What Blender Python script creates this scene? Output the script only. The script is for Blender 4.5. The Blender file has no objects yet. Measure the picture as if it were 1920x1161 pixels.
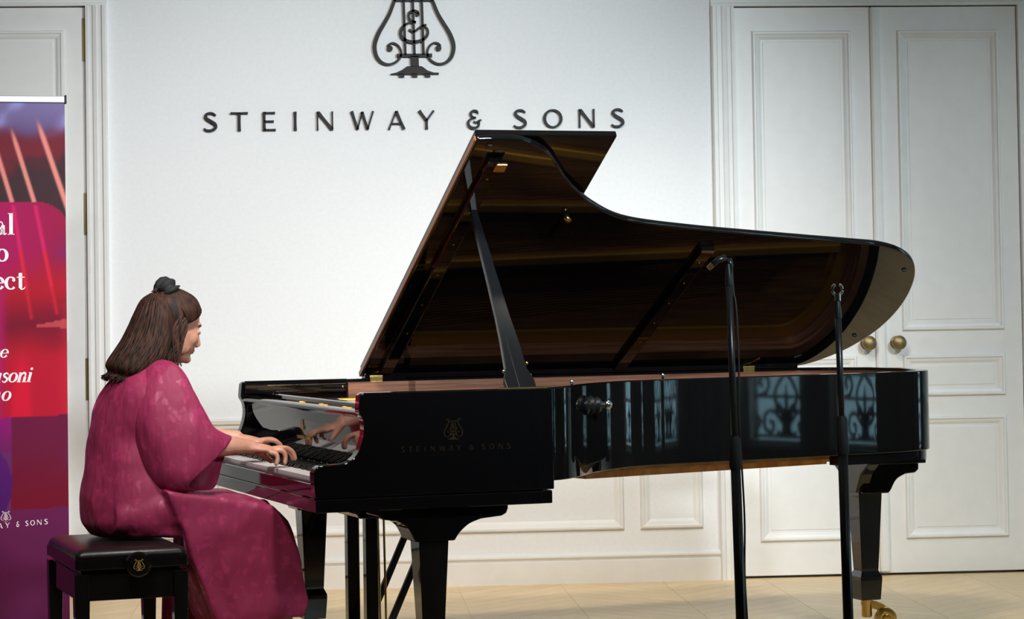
import bpy, bmesh, math, random
from mathutils import Vector, Matrix
R = math.radians
random.seed(7)
SC = bpy.context.scene
COL = SC.collection

# ---------------------------------------------------------------- camera
CAM_YAW, CAM_PITCH, CAM_ROLL, CAM_H, CAM_D, FPX, PCY = 4.36, 1.70, -0.90, 1.227, 10.9, 4560.0, 447.0
cd = bpy.data.cameras.new('camera'); cam = bpy.data.objects.new('camera', cd); COL.objects.link(cam)
fw = Vector((math.sin(R(CAM_YAW)) * math.cos(R(CAM_PITCH)), math.cos(R(CAM_YAW)) * math.cos(R(CAM_PITCH)), math.sin(R(CAM_PITCH))))
rt = Vector((math.cos(R(CAM_YAW)), -math.sin(R(CAM_YAW)), 0)); up = rt.cross(fw)
rt2 = rt * math.cos(R(CAM_ROLL)) + up * math.sin(R(CAM_ROLL)); up2 = up * math.cos(R(CAM_ROLL)) - rt * math.sin(R(CAM_ROLL))
mw = Matrix((rt2, up2, -fw)).transposed().to_4x4(); mw.translation = (0, -CAM_D, CAM_H)
cam.matrix_world = mw
cd.sensor_width = 36.0; cd.sensor_fit = 'HORIZONTAL'; cd.lens = FPX / 1920.0 * 36.0
cd.shift_y = (PCY - 580.5) / 1920.0
cd.clip_start = 0.05; cd.clip_end = 200
SC.camera = cam

# ---------------------------------------------------------------- world and exposure
w = bpy.data.worlds.new('daylight'); SC.world = w; w.use_nodes = True
bg = w.node_tree.nodes['Background']; bg.inputs[0].default_value = (0.50, 0.78, 0.92, 1); bg.inputs[1].default_value = 7.0
vs = SC.view_settings; vs.view_transform = 'Standard'; vs.look = 'None'; vs.exposure = 0.08; vs.gamma = 1.0; vs.use_curve_mapping = False
SC.cycles.use_denoising = True
SC.cycles.max_bounces = 8; SC.cycles.glossy_bounces = 5; SC.cycles.diffuse_bounces = 4
SC.cycles.caustics_reflective = False; SC.cycles.caustics_refractive = False
SC.cycles.sample_clamp_indirect = 6.0

# ---------------------------------------------------------------- mesh helpers
class MB:
    def __init__(s): s.v = []; s.f = []
    def add(s, vs, fs):
        o = len(s.v); s.v += [tuple(p) for p in vs]; s.f += [tuple(i + o for i in f) for f in fs]; return s
    def box(s, x0, x1, y0, y1, z0, z1):
        return s.add([(x0, y0, z0), (x1, y0, z0), (x1, y1, z0), (x0, y1, z0), (x0, y0, z1), (x1, y0, z1), (x1, y1, z1), (x0, y1, z1)],
                     [(0, 3, 2, 1), (4, 5, 6, 7), (0, 1, 5, 4), (1, 2, 6, 5), (2, 3, 7, 6), (3, 0, 4, 7)])
    def prism(s, poly, fn, a, b):
        """poly of (p,q); fn(p,q,t)->xyz; extruded from t=a to t=b"""
        n = len(poly)
        vs = [fn(p, q, a) for p, q in poly] + [fn(p, q, b) for p, q in poly]
        fs = [tuple(range(n - 1, -1, -1)), tuple(range(n, 2 * n))] + [(i, (i + 1) % n, n + (i + 1) % n, n + i) for i in range(n)]
        return s.add(vs, fs)
    def loft(s, rings, closed=True, cap=True, loop=False):
        n = len(rings[0]); vs = [p for r in rings for p in r]; fs = []
        m = len(rings)
        for i in range(m if loop else m - 1):
            a = i * n; b = ((i + 1) % m) * n
            for j in range(n if closed else n - 1):
                k = (j + 1) % n
                fs.append((a + j, a + k, b + k, b + j))
        if cap and closed and not loop:
            fs.append(tuple(range(n - 1, -1, -1))); fs.append(tuple((m - 1) * n + j for j in range(n)))
        return s.add(vs, fs)
    def tube(s, pts, r, n=10, cap=True, flat=1.0):
        P = [Vector(p) for p in pts]; m = len(P)
        rr = r if isinstance(r, (list, tuple)) else [r] * m
        rings = []; ref = None
        for i in range(m):
            t = (P[min(i + 1, m - 1)] - P[max(i - 1, 0)]).normalized()
            if ref is None:
                ref = Vector((0, 0, 1)) if abs(t.z) < .9 else Vector((1, 0, 0))
            a = t.cross(ref).normalized(); b = t.cross(a).normalized(); ref = -b if False else ref
            if a.length < .5: a = Vector((1, 0, 0))
            rings.append([P[i] + (a * math.cos(2 * math.pi * j / n) + b * math.sin(2 * math.pi * j / n) * flat) * rr[i] for j in range(n)])
        return s.loft(rings, cap=cap)
    def ell(s, c, r, n=16, m=10, M=None):
        """ellipsoid"""
        vs = []; fs = []
        for i in range(m + 1):
            th = math.pi * i / m
            for j in range(n):
                ph = 2 * math.pi * j / n
                p = Vector((r[0] * math.sin(th) * math.cos(ph), r[1] * math.sin(th) * math.sin(ph), r[2] * math.cos(th)))
                if M is not None: p = M @ p
                vs.append(Vector(c) + p)
        for i in range(m):
            for j in range(n):
                k = (j + 1) % n
                fs.append((i * n + j, (i + 1) * n + j, (i + 1) * n + k, i * n + k))
        return s.add(vs, fs)
    def lathe(s, prof, n=20, c=(0, 0, 0), axis='z'):
        rings = []
        for r_, h in prof:
            ring = []
            for j in range(n):
                a = 2 * math.pi * j / n; x, y = max(r_, 1e-5) * math.cos(a), max(r_, 1e-5) * math.sin(a)
                p = (x, y, h) if axis == 'z' else ((h, x, y) if axis == 'x' else (y, h, x))
                ring.append((c[0] + p[0], c[1] + p[1], c[2] + p[2]))
            rings.append(ring)
        return s.loft(rings)
    def ribbon(s, pts, wid, fn, a, b):
        """flat stroke with varying width, given in 2d, extruded; fn(p,q,t)"""
        m = len(pts); L = []; Rr = []
        for i in range(m):
            p0 = pts[max(i - 1, 0)]; p1 = pts[min(i + 1, m - 1)]
            dx, dy = p1[0] - p0[0], p1[1] - p0[1]; l = math.hypot(dx, dy) or 1
            nx, ny = -dy / l, dx / l; h = (wid[i] if isinstance(wid, (list, tuple)) else wid) / 2
            L.append((pts[i][0] + nx * h, pts[i][1] + ny * h)); Rr.append((pts[i][0] - nx * h, pts[i][1] - ny * h))
        rings = [[fn(*L[i], a), fn(*Rr[i], a), fn(*Rr[i], b), fn(*L[i], b)] for i in range(m)]
        return s.loft(rings)
    def build(s, name, mat, parent=None, smooth=False, bevel=0.0, seg=2, loc=None):
        me = bpy.data.meshes.new(name); me.from_pydata(s.v, [], s.f); me.update()
        bm = bmesh.new(); bm.from_mesh(me); bmesh.ops.recalc_face_normals(bm, faces=bm.faces); bm.to_mesh(me); bm.free()
        return link(name, me, mat, parent, smooth, bevel, seg, loc)

def link(name, me, mat, parent=None, smooth=False, bevel=0.0, seg=2, loc=None):
    o = bpy.data.objects.new(name, me); COL.objects.link(o)
    if mat is not None and not me.materials: me.materials.append(mat)
    if parent is not None: o.parent = parent
    if loc is not None: o.location = loc
    if smooth:
        for p in me.polygons: p.use_smooth = True
        if smooth == 'auto':
            try: me.set_sharp_from_angle(angle=R(38))
            except Exception: pass
    if bevel:
        b = o.modifiers.new('bevel', 'BEVEL'); b.width = bevel; b.segments = seg; b.limit_method = 'ANGLE'; b.angle_limit = R(40)
    return o

def tag(o, label=None, cat=None, group=None, kind=None):
    if label: o['label'] = label
    if cat: o['category'] = cat
    if group: o['group'] = group
    if kind: o['kind'] = kind
    return o
def thing(name, label, cat, loc=(0, 0, 0), rz=0.0, group=None):
    o = bpy.data.objects.new(name, None); COL.objects.link(o); o.location = loc; o.rotation_euler = (0, 0, rz)
    o.empty_display_size = 0.1
    return tag(o, label, cat, group)
def struct(o): o['kind'] = 'structure'; return o
def cat(pts, n=8, closed=False):
    """Catmull-Rom resample of points of any dimension"""
    m = len(pts); out = []
    rng = m if closed else m - 1
    for i in range(rng):
        if closed: p = [pts[(i + k) % m] for k in (-1, 0, 1, 2)]
        else: p = [pts[max(i - 1, 0)], pts[i], pts[i + 1], pts[min(i + 2, m - 1)]]
        for j in range(n):
            t = j / n
            out.append(tuple(0.5 * (2 * b + (c - a) * t + (2 * a - 5 * b + 4 * c - d) * t * t + (3 * b - a - 3 * c + d) * t ** 3) for a, b, c, d in zip(*p)))
    if not closed: out.append(tuple(pts[-1]))
    return out
XYZ = lambda p, q, t: (p, q, t)
XZ = lambda p, q, t: (p, t, q)       # polygon in x,z ; extruded along y

# ---------------------------------------------------------------- materials
def srgb(r, g, b):
    f = lambda c: ((c / 255 + .055) / 1.055) ** 2.4 if c / 255 > .04045 else c / 255 / 12.92
    return (f(r), f(g), f(b), 1)
MATS = {}
def mat(name, col, rough=.5, metal=0.0, spec=.5, **kw):
    m = bpy.data.materials.new(name); m.use_nodes = True
    b = m.node_tree.nodes['Principled BSDF']
    b.inputs['Base Color'].default_value = col; b.inputs['Roughness'].default_value = rough
    b.inputs['Metallic'].default_value = metal; b.inputs['Specular IOR Level'].default_value = spec
    for k, v in kw.items(): b.inputs[k].default_value = v
    MATS[name] = m; return m
def nodes(m): return m.node_tree.nodes, m.node_tree.links, m.node_tree.nodes['Principled BSDF']
def noise_tint(m, c0, c1, scale=(1, 1, 1), nscale=5.0, detail=4.0, lo=.35, hi=.65, bump=0.0, coord='Object', bdist=.002):
    N, L, b = nodes(m)
    tc = N.new('ShaderNodeTexCoord'); mp = N.new('ShaderNodeMapping'); mp.inputs['Scale'].default_value = scale
    L.new(tc.outputs[coord], mp.inputs[0])
    nz = N.new('ShaderNodeTexNoise'); nz.inputs['Scale'].default_value = nscale; nz.inputs['Detail'].default_value = detail
    L.new(mp.outputs[0], nz.inputs['Vector'])
    cr = N.new('ShaderNodeValToRGB'); cr.color_ramp.elements[0].position = lo; cr.color_ramp.elements[1].position = hi
    cr.color_ramp.elements[0].color = c0; cr.color_ramp.elements[1].color = c1
    L.new(nz.outputs['Fac'], cr.inputs[0]); L.new(cr.outputs[0], b.inputs['Base Color'])
    if bump:
        bp = N.new('ShaderNodeBump'); bp.inputs['Strength'].default_value = bump; bp.inputs['Distance'].default_value = bdist
        L.new(nz.outputs['Fac'], bp.inputs['Height']); L.new(bp.outputs[0], b.inputs['Normal'])
    return nz, cr, mp
M_LACQ = mat('black_lacquer', (.0035, .0035, .004, 1), .035)
M_LACQS = mat('black_satin', (.006, .006, .007, 1), .35)
M_PROP = mat('prop_satin', (.005, .006, .008, 1), .24)
M_BRASS = mat('brass', srgb(200, 170, 100), .24, 1.0)
M_GILT = mat('gilt_emblem', srgb(205, 170, 90), .4, .35)
M_BRASSD = mat('aged_brass', srgb(140, 124, 88), .45, .9)
M_GOLD = mat('plate_gold', srgb(215, 160, 70), .36, .85)
M_CHROME = mat('chrome', (.7, .72, .75, 1), .12, 1.0)
M_STEEL = mat('string_steel', (.45, .42, .40, 1), .3, 1.0)
M_COPPER = mat('string_copper', srgb(150, 85, 50), .32, 1.0)
M_VEN = mat('mahogany_veneer', srgb(140, 88, 62), .3); noise_tint(M_VEN, srgb(100, 60, 42), srgb(150, 102, 78), (1.2, 1.2, 34), 3.0, 5)
M_SPRUCE = mat('spruce_beam', srgb(205, 150, 75), .45); noise_tint(M_SPRUCE, srgb(190, 132, 62), srgb(222, 172, 98), (2, 30, 2), 2.5, 4)
M_BOARD = mat('old_soundboard', srgb(104, 66, 34), .5); noise_tint(M_BOARD, srgb(88, 54, 27), srgb(120, 78, 42), (2, 30, 2), 2.5, 4)
M_FELT = mat('red_felt', srgb(150, 18, 32), .95, spec=.1)
M_IVORY = mat('white_key', srgb(232, 226, 226), .22)
M_EBONY = mat('black_key', (.006, .006, .006, 1), .3)
M_WALL = mat('white_wall_paint', (.80, .815, .83, 1), .6, spec=.3); noise_tint(M_WALL, (.785, .80, .815, 1), (.81, .825, .84, 1), (1, 1, 1), 60, 3, bump=.12, bdist=.0006)
M_PAINT = mat('white_joinery_paint', (.79, .79, .78, 1), .42); noise_tint(M_PAINT, (.775, .775, .762, 1), (.80, .80, .79, 1), (1, 1, 1), 14, 3, bump=.05, bdist=.0006)
M_DARKGAP = mat('gap_shade_panel', (.03, .02, .03, 1), .9)
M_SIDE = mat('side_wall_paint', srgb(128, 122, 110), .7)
M_CEIL = mat('ceiling_paint', (.62, .62, .60, 1), .8)
M_LETTER = mat('black_sign_metal', (.004, .0045, .005, 1), .5, spec=.25)
M_LEATHER = mat('black_leather', (.008, .007, .007, 1), .34); noise_tint(M_LEATHER, (.007, .006, .006, 1), (.011, .009, .009, 1), (1, 1, 1), 160, 3, bump=.25, bdist=.001)
M_BLACKM = mat('black_powder_coat', (.010, .011, .012, 1), .3)
M_RUBBER = mat('black_rubber', (.012, .012, .012, 1), .7)
M_SILVER = mat('silver_anodised', srgb(205, 215, 222), .3, .6)
M_SKIN = mat('skin', srgb(204, 152, 130), .48, **{'Subsurface Weight': .12, 'Subsurface Radius': (.012, .005, .003)})
noise_tint(M_SKIN, srgb(180, 124, 102), srgb(198, 144, 120), (1, 1, 1), 22, 3)
M_LIP = mat('lips', srgb(165, 78, 76), .45)
M_EYE = mat('eye_white', srgb(215, 210, 205), .2)
M_IRIS = mat('iris', srgb(40, 25, 18), .15)
M_HAIR = mat('dark_brown_hair', srgb(52, 34, 27), .6, spec=.2)
noise_tint(M_HAIR, srgb(28, 17, 13), srgb(66, 41, 31), (26, 26, 2.2), 3.0, 4, bump=.5, bdist=.004)
M_SCRUN = mat('black_scrunchie', (.006, .006, .007, 1), .8)
M_SHOE = mat('black_shoe', (.006, .006, .006, 1), .3)
M_IRON = mat('black_wrought_iron', (.01, .01, .012, 1), .5)
M_CURT = mat('grey_curtain', srgb(150, 160, 160), .85)
M_FACADE = mat('street_facade', srgb(190, 205, 208), .9)
# dress: raspberry jacquard with a tonal leaf pattern
M_DRESS = mat('raspberry_jacquard', srgb(150, 38, 92), .5, spec=.28, **{'Sheen Weight': .3, 'Sheen Roughness': .3, 'Sheen Tint': srgb(225, 110, 190)})
def dress_nodes():
    N, L, b = nodes(M_DRESS)
    tc = N.new('ShaderNodeTexCoord'); wn = N.new('ShaderNodeTexNoise'); wn.inputs['Scale'].default_value = 14; wn.inputs['Detail'].default_value = 3
    L.new(tc.outputs['Object'], wn.inputs['Vector'])
    mx = N.new('ShaderNodeMix'); mx.data_type = 'RGBA'; mx.blend_type = 'ADD'; mx.inputs[0].default_value = .13
    L.new(tc.outputs['Object'], mx.inputs[6]); L.new(wn.outputs['Color'], mx.inputs[7])
    vo = N.new('ShaderNodeTexVoronoi'); vo.inputs["Scale"].default_value = 23; vo.inputs['Randomness'].default_value = 1
    L.new(mx.outputs[2], vo.inputs['Vector'])
    cr = N.new('ShaderNodeValToRGB'); e = cr.color_ramp.elements     # scattered leaf shapes on a plain ground
    e[0].position = .30; e[0].color = srgb(159, 51, 91); e[1].position = .36; e[1].color = srgb(144, 42, 78)
    L.new(vo.outputs['Distance'], cr.inputs[0]); L.new(cr.outputs[0], b.inputs['Base Color'])
    r2 = N.new('ShaderNodeValToRGB'); e = r2.color_ramp.elements
    e[0].position = .30; e[0].color = (.42,) * 3 + (1,); e[1].position = .36; e[1].color = (.60,) * 3 + (1,)
    L.new(vo.outputs['Distance'], r2.inputs[0]); L.new(r2.outputs[0], b.inputs['Roughness'])
    mp = N.new('ShaderNodeMapping'); mp.inputs['Rotation'].default_value = (.3, .6, .2); mp.inputs['Scale'].default_value = (3.2, 3.2, 1.0)
    L.new(tc.outputs['Object'], mp.inputs[0])
    nz = N.new('ShaderNodeTexNoise'); nz.inputs['Scale'].default_value = 6; nz.inputs['Detail'].default_value = 2
    L.new(mp.outputs[0], nz.inputs['Vector'])
    bp = N.new('ShaderNodeBump'); bp.inputs['Strength'].default_value = .6; bp.inputs['Distance'].default_value = .02
    L.new(nz.outputs['Fac'], bp.inputs['Height']); L.new(bp.outputs[0], b.inputs['Normal'])
dress_nodes()
# oak planks with one tone per plank
M_OAK = mat('pale_oak', srgb(206, 180, 138), .36)
def oak_nodes(m, per_object=True):
    nz, cr, mp = noise_tint(m, srgb(222, 190, 142), srgb(238, 213, 168), (14, 14, 14) if not per_object else (3, 22, 3), 2.2, 5, .3, .7)
    N, L, b = nodes(m)
    oi = N.new('ShaderNodeObjectInfo'); hs = N.new('ShaderNodeHueSaturation')
    mr = N.new('ShaderNodeMapRange'); mr.inputs[3].default_value = .94; mr.inputs[4].default_value = 1.05
    L.new(oi.outputs['Random'], mr.inputs[0]); L.new(mr.outputs[0], hs.inputs['Value']); L.new(cr.outputs[0], hs.inputs['Color']); L.new(hs.outputs[0], b.inputs['Base Color'])
oak_nodes(M_OAK)
M_OAKFLOOR = mat('oak_floor', srgb(190, 164, 126), .4); noise_tint(M_OAKFLOOR, srgb(220, 188, 140), srgb(236, 211, 166), (6, 6, 1), 3, 5)
M_JOINT = M_OAKFLOOR
M_GLASS = bpy.data.materials.new('window_glass'); M_GLASS.use_nodes = True
def glass_nodes():
    N, L = M_GLASS.node_tree.nodes, M_GLASS.node_tree.links
    N.remove(N['Principled BSDF']); o = N['Material Output']
    t = N.new('ShaderNodeBsdfTransparent'); g = N.new('ShaderNodeBsdfGlossy'); g.inputs['Roughness'].default_value = .02
    mx = N.new('ShaderNodeMixShader'); mx.inputs[0].default_value = .07
    L.new(t.outputs[0], mx.inputs[1]); L.new(g.outputs[0], mx.inputs[2]); L.new(mx.outputs[0], o.inputs[0])
glass_nodes()
def emis(name, col, s):
    m = bpy.data.materials.new(name); m.use_nodes = True
    b = m.node_tree.nodes['Principled BSDF']; b.inputs['Base Color'].default_value = (0, 0, 0, 1)
    b.inputs['Emission Color'].default_value = col; b.inputs['Emission Strength'].default_value = s; return m
M_LAMP = emis('lamp_lens', (1, .95, .88, 1), 12)

# ---------------------------------------------------------------- room shell
X0, X1, Y0, ZC = -4.6, 6.0, -14.5, 3.7
D1L, D1R, D1T = -1.99, -1.057, 2.612       # left door opening
D2L, D2R, D2T = 1.854, 3.166, 2.592        # right double door opening
floor = struct(MB().box(X0, X1, Y0, .2, -.10, -.0015).build('floor', M_OAKFLOOR))
ceiling = struct(MB().box(X0, X1, Y0, .2, ZC, ZC + .1).build('ceiling', M_CEIL))
wb = MB()
for a, b, z0, z1 in ((X0, D1L, 0, ZC), (D1L, D1R, D1T, ZC), (D1R, D2L, 0, ZC), (D2L, D2R, D2T, ZC), (D2R, X1, 0, ZC)):
    wb.box(a, b, 0, .2, z0, z1)
wall_back = struct(wb.build('wall_back', M_WALL))
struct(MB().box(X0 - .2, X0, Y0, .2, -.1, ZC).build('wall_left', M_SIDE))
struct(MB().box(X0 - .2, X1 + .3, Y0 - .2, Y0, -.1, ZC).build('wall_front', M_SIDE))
# added near-black panels: block stray light and stand in for door gap shade
MB().box(D1L, D1R, .12, .14, 0, D1T).build('door_light_block', M_DARKGAP, wall_back)
MB().box(D2L, D2R, .12, .14, 0, D2T).build('door_light_block', M_DARKGAP, wall_back)

# parquet: chevron planks where the floor is in view
def clip(poly, f):
    out = []
    for i in range(len(poly)):
        a, b = poly[i], poly[(i + 1) % len(poly)]; fa, fb = f(a), f(b)
        if fa >= 0: out.append(a)
        if (fa >= 0) != (fb >= 0):
            t = fa / (fa - fb); out.append((a[0] + (b[0] - a[0]) * t, a[1] + (b[1] - a[1]) * t))
    return out
CW, PH = .46, .135
ncol = 0; x = -2.2
while x < 4.2:
    sgn = 1 if ncol % 2 == 0 else -1
    y = -2.1 - (CW if sgn > 0 else 0)
    while y < .6:
        g = .0009
        q = [(x + g, y + g), (x + CW - g, y + sgn * CW + g), (x + CW - g, y + sgn * CW + PH - g), (x + g, y + PH - g)]
        q = clip(clip(q, lambda p: -.001 - p[1]), lambda p: p[1] + 1.75)
        if len(q) >= 3:
            cx = sum(p[0] for p in q) / len(q); cy = sum(p[1] for p in q) / len(q)
            ang = math.atan2(sgn, 1)
            ca, sa = math.cos(-ang), math.sin(-ang)
            ql = [((p[0] - cx) * ca - (p[1] - cy) * sa, (p[0] - cx) * sa + (p[1] - cy) * ca) for p in q]
            mb = MB(); mb.prism(ql, XYZ, -.0013, 0)
            o = mb.build('plank', M_OAK, floor, loc=(cx, cy, 0)); o.rotation_euler = (0, 0, ang)
        y += PH
    x += CW; ncol += 1

# moulded frame on a wall or door face: loft of rectangular rings, mitred corners
def frame_mould(name, x0, x1, z0, z1, wd, hgt, yf, mt, parent, prof=None):
    prof = prof or ((0, 0), (.04, .55), (.16, 1.0), (.34, 1.0), (.46, .62), (.72, .45), (.86, .22), (1, 0))
    rings = []
    for o, h in prof:
        d = o * wd; yy = yf - h * hgt
        rings.append([(x0 + d, yy, z0 + d), (x1 - d, yy, z0 + d), (x1 - d, yy, z1 - d), (x0 + d, yy, z1 - d)])
    return MB().loft(rings, cap=False).build(name, mt, parent)
# stepped trim swept straight along one axis
def strip(name, x0, x1, z0, z1, prof, mt, parent=None, along='x'):
    mb = MB()
    if along == 'x': mb.prism([(-h, z0 + o * (z1 - z0)) for o, h in prof], lambda p, q, t: (t, p, q), x0, x1)
    else: mb.prism([(x0 + o * (x1 - x0), -h) for o, h in prof], lambda p, q, t: (p, q, t), z0, z1)
    return mb.build(name, mt, parent)
BASE_P = ((0, 0), (0, .022), (.74, .022), (.76, .012), (.80, .014), (.88, .026), (.93, .026), (.96, .016), (1, .010), (1, 0))
RAIL_P = ((0, 0), (0, .010), (.18, .012), (.30, .022), (.55, .024), (.62, .036), (.86, .040), (.92, .030), (1, .020), (1, 0))
CAS_P = ((0, 0), (0, .018), (.12, .020), (.16, .012), (.30, .014), (.36, .022), (.52, .026), (.58, .020), (.74, .022), (.80, .034), (.95, .036), (1, .026), (1, 0))
CASM_P = tuple((1 - o, h) for o, h in reversed(CAS_P))
CL = .094
struct(strip('baseboard_back', D1R + CL, D2L - .105, 0, .133, BASE_P, M_PAINT))
struct(strip('baseboard_left', X0, D1L - CL, 0, .133, BASE_P, M_PAINT))
struct(strip('baseboard_right', D2R + .105, X1, 0, .133, BASE_P, M_PAINT))
struct(strip('trim_1', D1R + CL, D2L - .105, .703, .767, RAIL_P, M_PAINT))
struct(strip('trim_2', X0, D1L - CL, .703, .767, RAIL_P, M_PAINT))
struct(strip('trim_3', D2R + .105, X1, .703, .767, RAIL_P, M_PAINT))
# door casings (jambs and head)
def casing(n, l, r, t, wd):
    mb = MB()
    for prof, a, b in ((CASM_P, l - wd, l), (CAS_P, r, r + wd)):
        mb.prism([(a + o * (b - a), -h) for o, h in prof], lambda p, q, tt: (p, q, tt), 0, t)
    mb.prism([(-h, t + o * wd) for o, h in CAS_P], lambda p, q, tt: (tt, p, q), l - wd, r + wd)
    return struct(mb.build(n, M_PAINT))
casing('trim_4', D1L, D1R, D1T, CL)
casing('trim_5', D2L, D2R, D2T, .105)
for a, b in ((-.90, -.56), (-.498, 1.317), (1.39, 1.675)):
    frame_mould('panel_moulding', a, b, .235, .645, .045, .018, 0, M_PAINT, wall_back)

# doors
def leaf(n, l, r, t, panels, yf=.012):
    mb = MB(); mb.box(l + .003, r - .003, yf, yf + .045, .010, t - .005)
    d = struct(mb.build(n, M_PAINT, bevel=.002, seg=1))
    for a, b, z0, z1 in panels:
        frame_mould('panel_moulding', a, b, z0, z1, .040, .016, yf, M_PAINT, d)
        MB().box(a + .05, b - .05, yf - .003, yf + .002, z0 + .05, z1 - .05).build('door_panel', M_PAINT, d, bevel=.002, seg=1)
    return d
dl = leaf('door_1', D1L, D1R, D1T, ((D1L + .11, -1.152, 1.12, 2.506), (D1L + .11, -1.152, .80, 1.0), (D1L + .11, -1.152, .165, .72)))
for zt, zb in ((2.558, 2.367), (1.778, 1.593), (1.045, .86)):
    h = MB(); h.box(-1.073, -1.0635, .0065, .0125, zb, zt); hp = h.build('hinge', M_BRASSD, dl, bevel=.001, seg=1)
    xx = -1.057; z = lambda f: zb + f * (zt - zb)
    MB().lathe([(.002, z(-.02)), (.0045, z(.0)), (.006, z(.05)), (.004, z(.12)), (.0065, z(.15)), (.0065, z(.85)), (.004, z(.88)), (.006, z(.95)), (.0045, z(1.0)), (.002, z(1.02))], 12, (xx, .004, 0)).build('hinge_pin', M_BRASSD, hp, smooth='auto')
MID = 2.487
d2 = leaf('door_2', D2L, MID, D2T, ((1.937, 2.395, 1.106, 2.48), (1.937, 2.395, .808, .997), (1.937, 2.395, .164, .719)))
d3 = leaf('door_3', MID, D2R, D2T, ((2.606, 3.080, 1.106, 2.48), (2.606, 3.080, .808, .997), (2.606, 3.080, .164, .719)))
strip('meeting_bead', MID - .004, MID + .040, .02, 2.58, ((0, -.012), (0, .004), (.2, .010), (.5, .012), (.8, .010), (1, .004), (1, -.012)), M_PAINT, d3, along='z')
for d, kx in ((d2, MID - .045), (d3, MID + .092)):
    k = MB().lathe([(.030, .012), (.030, .006), (.026, .003), (.015, .0), (.012, -.012), (.012, -.022), (.020, -.030), (.030, -.036), (.033, -.044), (.031, -.054), (.022, -.061), (.008, -.064), (0, -.064)], 24, (kx, 0, 1.054), axis='y').build('door_knob', M_BRASSD, d, smooth='auto')

# right wall with tall casement windows (seen only mirrored in the lacquer)
WINS = [(-.80, .60), (-4.375, .60), (-5.295, .60)]
WZ0, WZ1 = .43, 2.95
mb = MB(); prev = Y0
edges = sorted([(c - wd / 2, c + wd / 2) for c, wd in WINS])
for a, b in edges:
    mb.box(X1, X1 + .3, prev, a, -.1, ZC); mb.box(X1, X1 + .3, a, b, -.1, WZ0); mb.box(X1, X1 + .3, a, b, WZ1, ZC); prev = b
mb.box(X1, X1 + .3, prev, .2, -.1, ZC)
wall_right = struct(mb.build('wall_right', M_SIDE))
def window(n, c, wd):
    a, b = c - wd / 2, c + wd / 2; xf = X1 + .12
    f = MB()
    f.box(xf, xf + .06, a, a + .03, WZ0, WZ1); f.box(xf, xf + .06, b - .03, b, WZ0, WZ1)
    f.box(xf, xf + .06, a + .03, b - .03, WZ0, WZ0 + .03); f.box(xf, xf + .06, a + .03, b - .03, WZ1 - .03, WZ1)
    win = struct(f.build(n, M_PAINT))
    MB().box(xf + .028, xf + .034, a + .03, b - .03, WZ0 + .03, WZ1 - .03).build('pane', M_GLASS, win)
    g = MB(); xg = X1 + .26; fn = lambda p, q, t: (t, p, q)          # wrought iron guard outside the pane
    st = lambda pts, wdt=.024: g.ribbon(cat(pts, 6), wdt, fn, xg, xg + .014)
    for z in (.475, .705, .84): g.box(xg - .004, xg + .018, a, b, z - .010, z + .010)
    g.prism([(c - .05, .475), (c - .045, .55), (c - .06, .60), (c - .03, .63), (c + .03, .63), (c + .06, .60), (c + .045, .55), (c + .05, .475)], fn, xg, xg + .016)
    g.prism([(c - .014, .62), (c - .018, .70), (c, .78), (c + .018, .70), (c + .014, .62)], fn, xg, xg + .016)
    for d in (-1, 1):
        st([(c + d * .03, .60), (c + d * .09, .65), (c + d * .115, .72), (c + d * .07, .79), (c, .845)])
        st([(c + d * .03, .62), (c + d * .08, .66), (c + d * .10, .63), (c + d * .075, .615)])
        st([(c + d * .05, .56), (c + d * .13, .62), (c + d * .21, .60), (c + d * .215, .52), (c + d * .15, .50), (c + d * .13, .55), (c + d * .17, .56)])
        st([(c + d * .04, .50), (c + d * .08, .475), (c + d * .09, .51)])
        st([(c + d * .30, .70), (c + d * .20, .73), (c + d * .17, .79), (c + d * .22, .83), (c + d * .26, .79), (c + d * .23, .76)])
        st([(c + d * .30, .60), (c + d * .26, .56), (c + d * .30, .50)])
    g.build('balcony_guard', M_IRON, win)
    return win
for i, (c, wd) in enumerate(WINS): window('window_%d' % (i + 1), c, wd)
def curtain(y0, y1, label):
    n = 40; pts = []
    for i in range(n + 1):
        f = i / n; pts.append((X1 - .10 + .03 * math.sin(f * (y1 - y0) * 62), y0 + (y1 - y0) * f))
    mb = MB(); mb.loft([[(x, y, .03) for x, y in pts], [(x, y, 3.2) for x, y in pts]], closed=False, cap=False)
    o = mb.build('curtain', M_CURT, None, smooth=True); sd = o.modifiers.new('thick', 'SOLIDIFY'); sd.thickness = .003
    return tag(o, label, 'curtain', 'window curtains')
curtain(-6.15, -5.62, 'grey floor-length curtain hanging beside the narrow windows')
curtain(-2.0, -1.2, 'grey floor-length curtain beside the window nearest the double doors')
# street facade across from the windows
fac = MB().box(X1 + 11, X1 + 11.5, -20, 12, -4, 7).build('street_facade', M_FACADE)
tag(fac, 'pale grey street facade across from the windows', 'building')

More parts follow.
